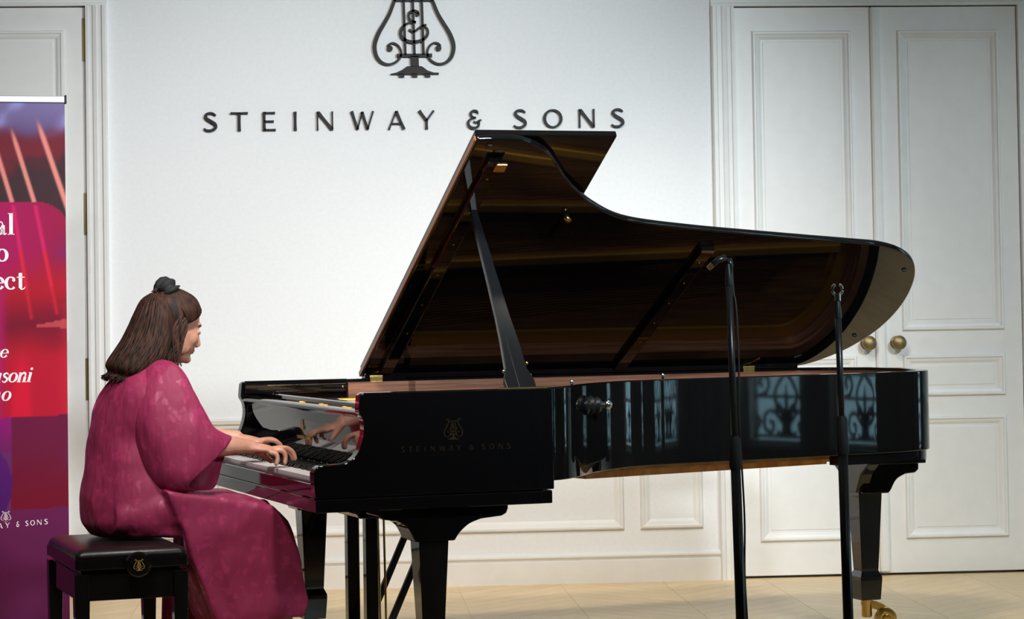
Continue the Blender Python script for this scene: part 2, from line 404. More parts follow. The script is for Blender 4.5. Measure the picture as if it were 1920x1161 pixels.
# ceiling spot lamps
def lamp(loc, target, power, size, blend, radius, col, label):
    t = thing('ceiling_spotlight', label, 'lamp', (loc[0], loc[1], ZC), 0, 'ceiling spotlights')
    L = Vector(loc); D = (Vector(target) - L).normalized()
    q = D.to_track_quat('-Z', 'Y')
    h = MB().lathe([(.055, .12), (.075, .10), (.080, -.06), (.072, -.062), (.070, -.03), (.0, -.028)], 24).build('lamp_housing', M_BLACKM, t, smooth='auto')
    h.rotation_euler = q.to_euler(); h.location = (0, 0, loc[2] - ZC)
    e = MB().lathe([(.068, -.034), (.0, -.034)], 24).build('lamp_lens', M_LAMP, t); e.rotation_euler = q.to_euler(); e.location = (0, 0, loc[2] - ZC)
    MB().tube([(0, 0, 0), (0, 0, loc[2] - ZC + .12)], .012).build('lamp_stem', M_BLACKM, t)
    ld = bpy.data.lights.new('spot', 'SPOT'); ld.energy = power; ld.spot_size = R(size); ld.spot_blend = blend; ld.shadow_soft_size = radius; ld.color = col
    lo = bpy.data.objects.new('spot', ld); COL.objects.link(lo); lo.parent = t
    lo.location = Vector((0, 0, loc[2] - ZC)) + D * .09; lo.rotation_euler = q.to_euler()
    return t
LAMPS = [
    ((3.0, -7.6, 3.35), (-.1, 0, 1.30), 1280, 42, .9, .22, (.84, .94, 1.0), 'black ceiling spotlight far back aimed at the lettering wall'),
    ((.2, -4.4, 3.40), (.0, -1.0, .7), 400, 82, 1.0, .16, (1.0, .96, .90), 'black ceiling spotlight hanging above the piano front'),
    ((-.9, -5.6, 3.40), (-.7, -2.2, .9), 230, 62, 1.0, .16, (1.0, .96, .93), 'black ceiling spotlight aimed at the pianist'),
    ((1.4, -2.9, 3.40), (1.2, -.9, 0), 215, 80, 1.0, .16, (1.0, .93, .82), 'black ceiling spotlight over the piano tail'),
    ((3.6, -6.2, 3.40), (2.7, 0, .45), 580, 44, 1.0, .2, (.86, .94, 1.0), 'black ceiling spotlight aimed at the double doors'),
]
for a in LAMPS: lamp(*a)

# ---------------------------------------------------------------- lettering
# each glyph: list of (points, widths) strokes in a box one cap-height tall; returns advance width
def gl_S(): return .60, [(cat([(.53, .84), (.42, .945), (.27, .965), (.13, .89), (.10, .75), (.20, .62), (.36, .50), (.50, .37), (.52, .21), (.42, .075), (.26, .03), (.11, .065), (.03, .15)], 4), None)]
def sw(n, a, b): return [a + (b - a) * math.sin(math.pi * i / (n - 1)) for i in range(n)]
def glyph(c):
    T, t = .145, .085
    fl = lambda wd: [wd * 1.18, wd * 1.02, wd * .96, wd * 1.02, wd * 1.18]
    def line(x0, y0, x1, y1, wd): return ([(x0 + (x1 - x0) * i / 4, y0 + (y1 - y0) * i / 4) for i in range(5)], fl(wd))
    if c == 'S':
        p = gl_S()[1][0][0]; return [(p, sw(len(p), .075, .165))]
    if c == 'T': return [line(0, .957, .78, .957, t), line(.39, 0, .39, .96, T)]
    if c == 'E': return [line(.08, 0, .08, 1, T), line(.08, .957, .56, .957, t), line(.08, .50, .50, .50, t), line(.08, .043, .58, .043, t)]
    if c == 'I': return [line(.08, 0, .08, 1, T)]
    if c == 'N': return [line(.045, 0, .045, 1, .08), line(.075, .96, .72, .04, .155), line(.75, 0, .75, 1, .08)]
    if c == 'W': return [line(.06, 1, .33, .02, .145), line(.33, .02, .56, .96, .085), line(.56, .96, .82, .02, .145), line(.82, .02, 1.10, 1, .085)]
    if c == 'A': return [line(.03, 0, .38, .98, .085), line(.38, .98, .74, 0, .15), line(.16, .31, .60, .31, .075)]
    if c == 'Y': return [line(.05, 1, .38, .46, .145), line(.72, 1, .38, .46, .085), line(.38, 0, .38, .50, .14)]
    if c == 'O':
        p = [(.45 + .39 * math.sin(2 * math.pi * i / 36), .5 + .462 * math.cos(2 * math.pi * i / 36)) for i in range(37)]
        return [(p, [.085 + .065 * abs(math.sin(2 * math.pi * i / 36)) for i in range(37)])]
    if c == '&':
        a = cat([(.56, .80), (.52, .93), (.36, .965), (.22, .88), (.20, .74), (.30, .62), (.46, .585)], 4)
        b = cat([(.46, .585), (.24, .54), (.08, .40), (.07, .20), (.20, .06), (.40, .03), (.56, .12), (.62, .28), (.61, .40)], 4)
        d = cat([(.34, .40), (.42, .33), (.52, .36), (.64, .44), (.74, .46)], 4)
        return [(a, sw(len(a), .07, .13)), (b, sw(len(b), .06, .15)), (d, sw(len(d), .05, .10))]
WIDTH = {'S': .56, 'T': .78, 'E': .58, 'I': .16, 'N': .79, 'W': 1.15, 'A': .78, 'Y': .76, '&': .74, 'O': .9}
def letter(c, x0, x1, z0, h, fn, a, b, name, mt, parent, bold=1.0):
    mb = MB(); sx = (x1 - x0) / WIDTH[c]
    for pts, wd in glyph(c):
        wl = [q * bold * h for q in wd] if isinstance(wd, list) else wd * h * bold
        mb.ribbon([(x0 + p * sx, z0 + q * h) for p, q in pts], wl, fn, a, b)
    return mb.build(name, mt, parent)
WORD = 'STEINWAY&SONS'
LX = [(-.541, -.482), (-.420, -.343), (-.279, -.220), (-.143, -.123), (-.0375, .0366), (.114, .220), (.282, .3565), (.4165, .491), (.636, .701), (.844, .902), (.980, 1.066), (1.140, 1.212), (1.286, 1.344)]
sign = thing('wall_sign', 'row of thirteen raised black metal letters across the white wall', 'sign', (.40, 0, 2.045))
for c, (a, b) in zip(WORD, LX):
    letter(c, a - .40, b - .40, .002, .083, XZ, -.020, 0, 'letter', M_LETTER, sign)

# lyre emblem, strokes laid out in emblem units (1 unit = 1/7.258 photo pixel)
def lyre_strokes():
    k = []
    arm = [(505, -60), (470, -30), (440, -45), (432, -95), (475, -135), (540, -125), (585, -70), (592, 0), (572, 60), (520, 190), (440, 330), (370, 450), (322, 580), (318, 680), (350, 780), (420, 850), (510, 872), (600, 840), (660, 775), (672, 700), (640, 625), (580, 585), (525, 592), (495, 625)]
    aw = [40, 30, 26, 26, 28, 32, 38, 42, 44, 46, 50, 54, 56, 54, 48, 38, 30, 30, 30, 28, 26, 25, 26, 34]
    A = cat([(p[0], p[1], q) for p, q in zip(arm, aw)], 5)
    k.append(([(p[0], p[1]) for p in A], [p[2] for p in A]))
    k.append(([(1700 - p[0], p[1]) for p in A], [p[2] for p in A]))
    k.append(([(585, 4), (1115, 4)], 26))
    for x in (722, 846, 968): k.append(([(x - 6, 4), (x + 8, 745)], 34))
    k.append(([(612, 752), (1092, 752)], 46))
    k.append(([(852, 760), (856, 905)], 112))
    for x in (675, 852, 1026): k.append(([(x, 1000), (x, 1046)], 74))
    a = cat([(905, 195), (905, 160), (850, 145), (795, 170), (782, 225), (805, 275), (880, 300)], 5); k.append((a, sw(len(a), 26, 34)))
    a = cat([(880, 300), (770, 315), (690, 375), (668, 450), (700, 520), (780, 562), (880, 567), (975, 535), (1035, 465), (1032, 395), (985, 350)], 5); k.append((a, sw(len(a), 22, 44)))
    a = cat([(785, 400), (840, 432), (885, 408), (950, 360), (1020, 335)], 4); k.append((a, 28))
    return k
LY_BASE = [(525, 1000), (600, 985), (680, 950), (750, 900), (950, 900), (1030, 960), (1110, 988), (1180, 990), (1180, 1010), (525, 1010)]
def lyre(parent, cx, z0, s, fn, a, b, mt, name='emblem_piece'):
    """cx centre, z0 foot level, s = metres per emblem unit"""
    tr = lambda p: (cx + (p[0] - 850) * s, z0 + (1046 - p[1]) * s)
    K = lyre_strokes(); grp = (('lyre_arm', K[0:2]), ('lyre_crossbar', [K[2], K[6]]), ('lyre_string', K[3:6]), ('lyre_foot', K[7:11]), ('monogram', K[11:]))
    for nm, ks in grp:
        if nm in ('lyre_arm', 'lyre_string', 'lyre_crossbar'): sets = [[q] for q in ks]
        else: sets = [ks]
        for st in sets:
            mb = MB()
            for pts, wd in st:
                mb.ribbon([tr(p) for p in pts], [q * s for q in wd] if isinstance(wd, list) else wd * s, fn, a, b)
            if nm == 'lyre_arm':
                pts = st[0][0]; ex, ez = tr((520, 655)) if pts[-1][0] < 850 else tr((1180, 655))
                r = 40 * s
                mb.prism([(ex + r * math.cos(2 * math.pi * i / 18), ez + r * math.sin(2 * math.pi * i / 18)) for i in range(18)], fn, a, b)
            if nm == 'monogram':
                ex, ez = tr((900, 192)); r = 30 * s
                mb.prism([(ex + r * math.cos(2 * math.pi * i / 14), ez + r * math.sin(2 * math.pi * i / 14)) for i in range(14)], fn, a, b)
            if nm == 'lyre_foot': mb.prism([tr(p) for p in LY_BASE], fn, a, b)
            mb.build(nm, mt, parent)
emb = thing('wall_emblem', 'large black lyre emblem with monogram mounted above the wall lettering', 'emblem', (.403, 0, 2.281))
SU = .002405 / 7.258
lyre(emb, 0, 0, SU, XZ, -.020, 0, M_LETTER)

# ---------------------------------------------------------------- roll-up banner
BW, BH = .85, 2.066
ban = thing('rollup_banner', 'purple and red roll-up banner with white lettering beside the left door', 'banner', (-1.010, -1.35, 0), R(12))
# local x runs from -BW (left) to 0 (right edge), local z up; the print faces -y
def lerp(a, b, t): t = max(0, min(1, t)); t = t * t * (3 - 2 * t); return tuple(p + (q - p) * t for p, q in zip(a, b))
def vnoise(x, y):
    def h(i, j): return (math.sin(i * 127.1 + j * 311.7) * 43758.5453) % 1.0
    i, j = math.floor(x), math.floor(y); fx, fy = x - i, y - j; fx = fx * fx * (3 - 2 * fx); fy = fy * fy * (3 - 2 * fy)
    return (h(i, j) * (1 - fx) + h(i + 1, j) * fx) * (1 - fy) + (h(i, j + 1) * (1 - fx) + h(i + 1, j + 1) * fx) * fy
# photo pixel helper: the banner print is laid out in the photograph's pixel rows
def ban_px(px, py):   # pixel -> local x,z on the sheet
    return (px - 114 - (py - 190) * .0185) * .00211, BH - (py - 193) * .00208
def ban_col(X, Z):
    py = 193 + (BH - Z) / .00208; px = X / .00211 + 114 + (py - 190) * .0185
    n = vnoise(px * .02, py * .02); n2 = vnoise(px * .06 + 9, py * .05)
    if py < 380 or (px > 60 and ((px - 60) / 68.0) ** 2 + ((440 - py) / 60.0) ** 2 > 1 and py < 440):
        c = lerp((120, 128, 170), (88, 78, 120), (py - 195) / 90)
        d = (px - 10) * .55 + (py - 195)
        c = lerp(c, (150, 178, 230), max(0, 1 - abs(((px * .7 + py * .55) % 85) - 40) / 22) * (.75 if py < 300 else .2) * n2 * 1.4)
        c = lerp(c, (112, 40, 52), (py - 250 + n * 40) / 40 if py < 330 else 1)
        c = lerp(c, (62, 48, 50), (py - 318 + n2 * 30 + px * .25) / 40)
        for x0, y0, x1, y1, wd in ((-25, 230, 22, 385, 6), (15, 235, 62, 385, 6), (62, 220, 124, 400, 7)):
            if py > y0:
                xc = x0 + (x1 - x0) * (py - y0) / (y1 - y0); q = abs(px - xc) / wd
                if q < 1: c = lerp(c, (226, 164, 140), (1 - q) * 1.6 * min(1, (py - y0) / 40))
        return c
    if py < 781 - px * .03:
        c = lerp((168, 18, 96), (150, 20, 70), px / 140)
        c = lerp(c, (120, 40, 110), max(0, 1 - abs(px - 120) / 50) * max(0, 1 - abs(py - 480) / 70) * .7)
        c = lerp(c, (176, 22, 44), (py - 500 + n * 60) / 80)
        c = lerp(c, (120, 14, 46), max(0, 1 - abs(py - 615 + n * 20) / 70) * .9)
        c = lerp(c, (186, 20, 52), (py - 640) / 50 * (1 if px > 12 else 0))
        c = lerp(c, (214, 20, 58), max(0, 1 - abs(px - 38 - 6 * n) / 24) * max(0, (py - 640) / 60))
        c = lerp(c, (176, 26, 120), max(0, 1 - (px + 8) / 30) * (.95 if py > 520 else .3))
        if py > 570: c = lerp(c, (206, 60, 72), max(0, 1 - abs(px - 128) / 30) * .5)
        for x0, y0, x1, y1, wd in ((22, 385, 58, 600, 6), (62, 385, 104, 590, 6)):
            if y0 < py < y1:
                xc = x0 + (x1 - x0) * (py - y0) / (y1 - y0); q = abs(px - xc) / wd
                if q < 1: c = lerp(c, (206, 36, 108) if py < 470 else (214, 40, 66), (1 - q) * (1.2 if py < 540 else .7))
        if 590 < py < 620 and px > 60 and abs(py - 607 - (130 - px) * .06) < (px - 55) * .13: c = lerp(c, (196, 92, 88), .75)
        return c
    c = lerp((112, 34, 92), (92, 30, 78), (py - 780) / 400)
    if py < 952 - px * .03:
        if px < 24: c = lerp((140, 22, 120), (112, 30, 104), (py - 790) / 60)
        else: c = lerp((108, 22, 66), (116, 10, 44), (py - 800) / 150); c = lerp(c, (112, 40, 92), max(0, 1 - abs(px - 133) / 26) * max(0, 1 - abs(py - 850) / 50) * .8)
        if 843 < py and px < 24: c = (104, 48, 108)
    if ((px + 40) / 66.0) ** 2 + ((py - 905) / 80.0) ** 2 < 1 and py > 780: c = lerp((92, 22, 120), (76, 20, 110), (py - 830) / 120)
    return c
def banner_print():
    NX, NZ = 90, 330
    xs = [-.42 + .42 * i / (NX - 1) for i in range(NX)]; xs = [-BW, -BW * .75] + xs
    zs = [.045 + (BH - .045) * j / (NZ - 1) for j in range(NZ)]
    n = len(xs)
    vs = [(x, 0, z) for z in zs for x in xs]
    fs = [(j * n + i, j * n + i + 1, (j + 1) * n + i + 1, (j + 1) * n + i) for j in range(NZ - 1) for i in range(n - 1)]
    me = bpy.data.meshes.new('printed_sheet'); me.from_pydata(vs, [], fs)
    ca = me.color_attributes.new('print', 'FLOAT_COLOR', 'POINT')
    buf = []
    for p in vs: buf += [q * k for q, k in zip(srgb(*ban_col(p[0], p[2])), (.84, .58, .70, 1))]
    ca.data.foreach_set('color', buf)
    m = mat('banner_print', (1, 1, 1, 1), .6, spec=.15); N, L, b = nodes(m)
    at = N.new('ShaderNodeVertexColor'); at.layer_name = 'print'; L.new(at.outputs[0], b.inputs['Base Color'])
    o = link('printed_sheet', me, m, ban)
    sd = o.modifiers.new('thick', 'SOLIDIFY'); sd.thickness = .0006; sd.offset = -1
    return o
sheet = banner_print()
MB().box(-BW - .004, 0, -.008, .010, BH - .004, BH + .022).build('top_rail', M_SILVER, ban, bevel=.003)
for xx in (-BW - .010, 0): MB().box(xx, xx + .007, -.011, .013, BH - .008, BH + .026).build('end_cap', M_RUBBER, ban, bevel=.002)
MB().box(-BW - .01, .012, -.05, .06, .010, .050).build('base_cassette', M_SILVER, ban, bevel=.012, seg=3)
for xx in (-BW + .1, -.14): MB().box(xx, xx + .03, -.14, .16, 0, .010).build('base_foot', M_SILVER, ban, bevel=.003)
MB().tube([(-BW / 2, .02, .06), (-BW / 2, .02, BH)], .009).build('support_pole', M_SILVER, ban)
# white printed words: contrast serif strokes, only what the photo shows
M_PRINTW = mat('print_white', srgb(238, 226, 232), .5)
def serif(c):
    """strokes in x-height units (x-height 1), returns strokes, advance"""
    K, k = .26, .085
    circ = lambda cx, cy, rx, ry, a0=0, a1=360, n=28: [(cx + rx * math.sin(R(a0 + (a1 - a0) * i / n)), cy + ry * math.cos(R(a0 + (a1 - a0) * i / n))) for i in range(n + 1)]
    def cw(a0, a1, n=28, hi=K, lo=k): return [lo + (hi - lo) * abs(math.sin(R(a0 + (a1 - a0) * i / n))) ** 1.5 for i in range(n + 1)]
    if c == 'o': return [(circ(.47, .5, .36, .46), cw(0, 360))], .98
    if c == 'c': return [(circ(.47, .5, .36, .46, 48, -228), cw(48, -228)), (circ(.70, .73, .06, .06), [.12] * 29)], .90
    if c == 'e': return [(circ(.47, .5, .36, .46, 90, -240), cw(90, -240)), ([(.14, .52), (.84, .52)], .08)], .93
    if c == 'a': return [([(.66, .06), (.66, .70)], K), (cat([(.66, .68), (.58, .90), (.40, .95), (.20, .86)], 5), [k] * 16), (circ(.22, .76, .055, .055), [.11] * 29), (circ(.37, .28, .25, .24), cw(0, 360)), ([(.66, .08), (.78, .02), (.92, .10)], .09)], .98
    if c == 'l': return [([(.26, 0), (.26, 1.60)], K), ([(.02, .03), (.50, .03)], .06), ([(.04, 1.57), (.30, 1.57)], .06)], .54
    if c == 't': return [([(.30, .12), (.30, 1.28)], K), ([(.02, .95), (.62, .95)], .07), (cat([(.30, .16), (.38, .03), (.55, .05), (.66, .20)], 4), [.2, .18, .16, .14, .12, .1, .09, .08, .07, .07, .06, .06, .06])], .70
    if c == 'n': return [([(.22, 0), (.22, 1)], K), (cat([(.30, .72), (.45, .92), (.62, .95), (.74, .78), (.75, .5)], 5), sw(21, .09, .2)), ([(.75, .55), (.75, 0)], K), ([(.0, .03), (.44, .03)], .06), ([(.54, .03), (.98, .03)], .06), ([(.02, .97), (.24, .97)], .06)], 1.04
    if c == 'u': return [([(.22, 1), (.22, .3)], K), (cat([(.22, .34), (.28, .10), (.44, .04), (.62, .12), (.74, .30)], 5), sw(21, .12, .16)), ([(.78, 1), (.78, 0)], K), ([(.0, .97), (.24, .97)], .06), ([(.56, .97), (.80, .97)], .06), ([(.78, .03), (1.0, .03)], .06)], 1.06
    if c == 's': return [(cat([(.62, .76), (.52, .92), (.36, .95), (.20, .86), (.20, .68), (.38, .54), (.56, .42), (.60, .22), (.46, .06), (.28, .05), (.13, .20)], 4), sw(41, .07, .21))], .74
    if c == 'i': return [([(.24, 0), (.24, 1)], K), ([(.0, .03), (.48, .03)], .06), ([(.02, .97), (.26, .97)], .06), (circ(.24, 1.36, .065, .065), [.13] * 29)], .52
def banner_word(word, px, py, xh_px, slant=0.0, gap=1.0):
    """px,py = photo pixel of the word's left baseline"""
    x, z = ban_px(px, py); h = xh_px * .00208; adv = 0
    for c in word:
        mb = MB(); st, a = serif(c)
        for pts, wd in st:
            wl = [q * h for q in wd] if isinstance(wd, list) else wd * h
            mb.ribbon([(x + adv + (p + q * slant) * h * .98, z + q * h) for p, q in pts], wl, XZ, -.0014, -.0006)
        mb.build('printed_letter', M_PRINTW, sheet); adv += a * h * gap
banner_word('al', -11, 441, 25); banner_word('o', -7, 491, 24); banner_word('ect', -13, 543, 24)
banner_word('ce', -14, 669, 16, .28); banner_word('usoni', -15, 715, 18, .28, .94); banner_word('no', -15, 749, 18, .28)
wx = [(-14, -4), (1, 9), (14, 22), (34, 39), (50, 55), (59, 67), (71, 79), (84, 90)]
for c, (a, b) in zip('WAY&SONS', wx):
    py = 984 - (a) * .055; x0, z0 = ban_px(a, py); x1, _ = ban_px(b, py)
    letter(c, x0, x1, z0, 9.5 * .00208, XZ, -.0014, -.0006, 'printed_letter', M_PRINTW, sheet)
ex, ez = ban_px(15, 972)
emh = MB()
for pts, wd in lyre_strokes():
    s = 19 * .00208 / 1150
    emh.ribbon([(ex + (p[0] - 850) * s, ez + (1046 - p[1]) * s) for p in pts], [q * s for q in wd] if isinstance(wd, list) else wd * s, XZ, -.0014, -.0006)
emh.build('printed_emblem', M_PRINTW, sheet)

# ---------------------------------------------------------------- concert grand
PW, ZR, ZB = 1.607, .982, .690
piano = thing('grand_piano', 'glossy black concert grand piano with its lid propped open', 'piano', (-.043, -3.474, 0), R(15.33))
UVZ = lambda p, q, t: (p, t, q)            # polygon in u,z extruded along v
# plan outline as (u, w), w measured from the spine
LMEAS = [(.860, 1.540), (.916, 1.474), (.994, 1.362), (1.073, 1.273), (1.136, 1.212), (1.241, 1.136), (1.357, 1.091), (1.576, 1.047), (1.797, 1.013), (2.023, .980), (2.251, .948), (2.37, .928), (2.48, .880)]
OUT = [(.774, 1.600), (.815, 1.580), (.860, 1.540), (.916, 1.474), (.985, 1.372), (1.060, 1.283), (1.136, 1.212), (1.24, 1.130), (1.30, 1.104)]
us_, sl_ = [1.357, 1.45, 1.55, 1.70, 1.85, 2.00, 2.15, 2.27, 2.36, 2.42], [-.26, -.155, -.132, -.137, -.145, -.156, -.172, -.192, -.25, -.37]
u_, w_ = 1.357, 1.085
while u_ < 2.43:            # bentside slope eases through a straight run into the tail
    OUT.append((u_, w_)); x_ = u_ + .02
    for i in range(9):
        if us_[i] <= x_ <= us_[i + 1]: s_ = sl_[i] + (sl_[i + 1] - sl_[i]) * (x_ - us_[i]) / (us_[i + 1] - us_[i])
    w_ += s_ * .04; u_ += .04
OUT += [(2.490, .868), (2.565, .795), (2.630, .660), (2.662, .485), (2.650, .310), (2.598, .168), (2.523, .071), (2.430, .012), (2.32, 0.0), (2.0, 0.0), (1.4, 0.0), (.774, 0.0)]
def outline(n=6): return [(p[0], p[1]) for p in cat(OUT, n)]
def offset(path, d):
    o = []
    for i, p in enumerate(path):
        a = path[max(i - 1, 0)]; b = path[min(i + 1, len(path) - 1)]
        dx, dy = b[0] - a[0], b[1] - a[1]; l = math.hypot(dx, dy) or 1
        o.append((p[0] + dy / l * d, p[1] - dx / l * d))
    return o
# path runs treble -> tail -> spine, inside lies to its right in (u,w)
PATH = outline(8)
def sweep(path, d0, d1, z0, z1):
    a, b = offset(path, d0), offset(path, d1)
    rings = [[(p[0], PW - p[1], z0), (q[0], PW - q[1], z0), (q[0], PW - q[1], z1), (p[0], PW - p[1], z1)] for p, q in zip(a, b)]
    return MB().loft(rings)
SG = -1 if offset(PATH, .05)[len(PATH) // 2][0] > PATH[len(PATH) // 2][0] else 1   # make + inward
sweep(PATH, 0, SG * .040, ZB, ZR).build('outer_rim', M_LACQ, piano, smooth='auto', bevel=.003)
sweep(PATH, SG * .040, SG * .075, .86, ZR - .012).build('inner_rim', M_VEN, piano, smooth='auto')
TAIL = [p for p in PATH if p[0] > 2.10]
sweep(TAIL, SG * .012, SG * .060, ZB - .036, ZB).build('tail_ledge', M_LACQ, piano, smooth='auto')
for v0, v1, nm in ((.04, .075, 't'), (PW - .075, PW - .04, 'b')):
    MB().box(.30 if nm == 't' else .54, .80, v0, v1, .86, ZR - .012).build('inner_cheek', M_VEN, piano)
# arms: S-curved cheeks, upper part on the keybed
ARM = [(.774, ZR)] + [(.155, ZR), (.146, .978), (.143, .970), (.139, .930)] + cat([(.141, .920), (.152, .900), (.155, .868), (.149, .835), (.132, .795), (.098, .770), (.045, .765)], 5) + [(.014, .764), (.002, .757), (-.004, .745), (-.004, .712), (0, .664), (.774, .664)]
for v0, v1 in ((0, .050), (PW - .050, PW)):
    MB().prism(ARM, UVZ, v0, v1).build('arm', M_LACQ, piano, bevel=.004, smooth='auto')
MB().box(.0, .768, .001, PW - .001, .620, .661).build('keybed', M_LACQ, piano, bevel=.004)
MB().box(.008, .030, .050, PW - .050, .661, .704).build('key_slip', M_LACQ, piano, bevel=.003)
MB().box(.020, .036, .050, PW - .050, .704, .708).build('key_slip_felt', M_EBONY, piano)
for v0, v1 in ((.052, .188), (PW - .188, PW - .052)):
    MB().box(.03, .185, v0, v1, .661, .738).build('key_block', M_LACQ, piano, bevel=.006, seg=3)
# 88 keys; the bass end is at the far (spine) side
KX0, KW = PW / 2 + .612, 1.224 / 52
wk = MB().box(0, .150, -.0112, .0112, 0, .022).build('white_key', M_IVORY, piano, bevel=.0015, seg=2)
bkm = MB(); bkm.add([(0, -.0055, 0), (.095, -.0055, 0), (.095, .0055, 0), (0, .0055, 0), (.012, -.0046, .0115), (.095, -.0046, .0125), (.095, .0046, .0125), (.012, .0046, .0115)],
    [(0, 3, 2, 1), (4, 5, 6, 7), (0, 1, 5, 4), (1, 2, 6, 5), (2, 3, 7, 6), (3, 0, 4, 7)])
bk = bkm.build('black_key', M_EBONY, piano, bevel=.001, seg=1)
def copy(o, loc):
    c = o.copy(); COL.objects.link(c); c.parent = o.parent; c.location = loc; return c
names = 'ABCDEFG'
firstw = firstb = True
for i in range(52):
    v = KX0 - (i + .5) * KW
    if firstw: wk.location = (.033, v, .700); firstw = False
    else: copy(wk, (.033, v, .700))
    n = names[i % 7]
    if n in 'ACDFG' and i < 51:
        vv = v - KW / 2 + {'A': -.001, 'C': .002, 'D': -.002, 'F': .003, 'G': 0}[n]
        if firstb: bk.location = (.088, vv, .722); firstb = False
        else: copy(bk, (.088, vv, .722))
# fallboard, its rails and the small inlay
FB = [(.196, .728), (.186, .77), (.177, .82), (.170, .87), (.166, .908), (.186, .908), (.192, .87), (.200, .82), (.210, .77), (.22, .728)]
fb = MB().prism(FB, UVZ, .052, PW - .052).build('fallboard', M_LACQ, piano, bevel=.002)
MB().prism(cat([(.143, .912), (.146, .922), (.158, .928), (.172, .927), (.184, .918), (.184, .906), (.16, .903)], 3), UVZ, .052, PW - .052).build('fallboard_rail', M_LACQ, piano, smooth='auto')
MB().prism([(.215, .925), (.218, .938), (.225, .941), (.255, .941), (.258, .925)], UVZ, .052, PW - .052).build('music_desk_rail', M_LACQ, piano, bevel=.002)
fe = MB(); s = .040 / 1180
fx = lambda p, q, t: (.1785 - (q - .80) * .17 + t, p, q)
for pts, wd in lyre_strokes(): fe.ribbon([(.803 - (p[0] - 850) * s, .832 + (1046 - p[1]) * s) for p in pts], [q * s for q in wd] if isinstance(wd, list) else wd * s, fx, -.0022, -.0010)
fe.build('fallboard_emblem', M_GILT, fb)
for c, (a, b) in zip(WORD, LX):
    letter(c, .803 - (a - .40) * .09, .803 - (b - .40) * .09, .805, .010, fx, -.0022, -.0010, 'fallboard_letter', M_GILT, fb)
rk = MB().box(.150, .538, PW - .068, PW - .050, .936, .984).build('music_desk_slide', M_LACQ, piano, bevel=.003)
MB().box(.235, .532, PW - .0705, PW - .068, .965, .968).build('slide_strip', M_CHROME, rk)
MB().lathe([(.004, 0), (.004, -.004), (0, -.005)], 10, (.52, PW - .068, .955), axis='y').build('slide_screw', M_CHROME, rk)
# iron plate, struts, soundboard, strings, dampers
inner = offset(PATH, SG * .075)
plan = [(p[0], PW - p[1]) for p in inner if p[0] > .78]
MB().prism([(.30, .076)] + [(.78, .076)] + plan + [(.78, PW - .076), (.30, PW - .076)], XYZ, .845, .855).build('soundboard', M_BOARD, piano)
MB().prism([(.27, .078), (.42, .078), (.46, .4), (.47, 1.2), (.44, PW - .078), (.27, PW - .078)], XYZ, .880, .900).build('plate', M_GOLD, piano, bevel=.004)
plr = offset(PATH, SG * .076); plr2 = offset(PATH, SG * .125)
MB().loft([[(p[0], PW - p[1], .862), (q[0], PW - q[1], .862), (q[0], PW - q[1], .880), (p[0], PW - p[1], .884)] for p, q in zip(plr, plr2)]).build('plate_rim', M_GOLD, piano, smooth='auto')
for (u0, v0), (u1, v1) in (((.40, .36), (1.06, .50)), ((.42, .62), (1.75, .80)), ((.42, .92), (2.30, .93)), ((.40, 1.18), (2.52, 1.10)), ((.33, .16), (.80, .22))):
    l = math.hypot(u1 - u0, v1 - v0); nx, ny = -(v1 - v0) / l * .018, (u1 - u0) / l * .018
    MB().prism([(u0 + nx, v0 + ny), (u1 + nx, v1 + ny), (u1 - nx, v1 - ny), (u0 - nx, v0 - ny)], XYZ, .882, .925).build('plate_strut', M_GOLD, piano, bevel=.006)
for u, v in ((.315, .25), (.315, .55), (.315, .85), (.315, 1.15), (.315, 1.42)):
    MB().box(u - .02, u + .05, v - .09, v + .09, .900, .922).build('plate_boss', M_GOLD, piano, bevel=.012, seg=3)
st = MB(); cp = MB()
def rimv(u):
    best = None
    for p in plr2:
        if p[1] > .25 and (best is None or abs(p[0] - u) < abs(best[0] - u)): best = p
    return PW - best[1]
NS = 84
for i in range(NS):
    f = i / (NS - 1); v0 = .11 + f * 1.10
    # end point of each string on the far bridge: follow the bentside
    u1 = .86 + (f ** 1.35) * 1.55; v1 = max(rimv(min(u1, 2.4)) + .02, v0 - .1)
    st.add([(.46, v0 - .0008, .890), (u1, v1 - .0008, .884), (u1, v1 + .0008, .884), (.46, v0 + .0008, .890)], [(0, 1, 2, 3)])
for i in range(26):
    f = i / 25; v0 = 1.16 + f * .32; u1 = 2.48 - f * .25; v1 = .98 + f * .32
    cp.add([(.46, v0 - .002, .902), (u1, v1 - .002, .896), (u1, v1 + .002, .896), (.46, v0 + .002, .902)], [(0, 1, 2, 3)])
tag(st.build('treble_strings', M_STEEL, piano), kind='stuff'); tag(cp.build('bass_strings', M_COPPER, piano), kind='stuff')
dm = MB(); ft = MB()
for i in range(66):
    f = i / 65; v = .30 + f * 1.20; u = .60 + .10 * f + .05 * math.sin(f * 3)
    dm.box(u, u + .10, v - .005, v + .005, .905, .926); ft.box(u + .01, u + .09, v - .004, v + .004, .893, .905)
tag(dm.build('dampers', M_LACQ, piano), kind='stuff'); tag(ft.build('damper_felts', M_FELT, piano), kind='stuff')
MB().box(.46, .50, .09, 1.48, .883, .890).build('felt_strip', M_FELT, piano)
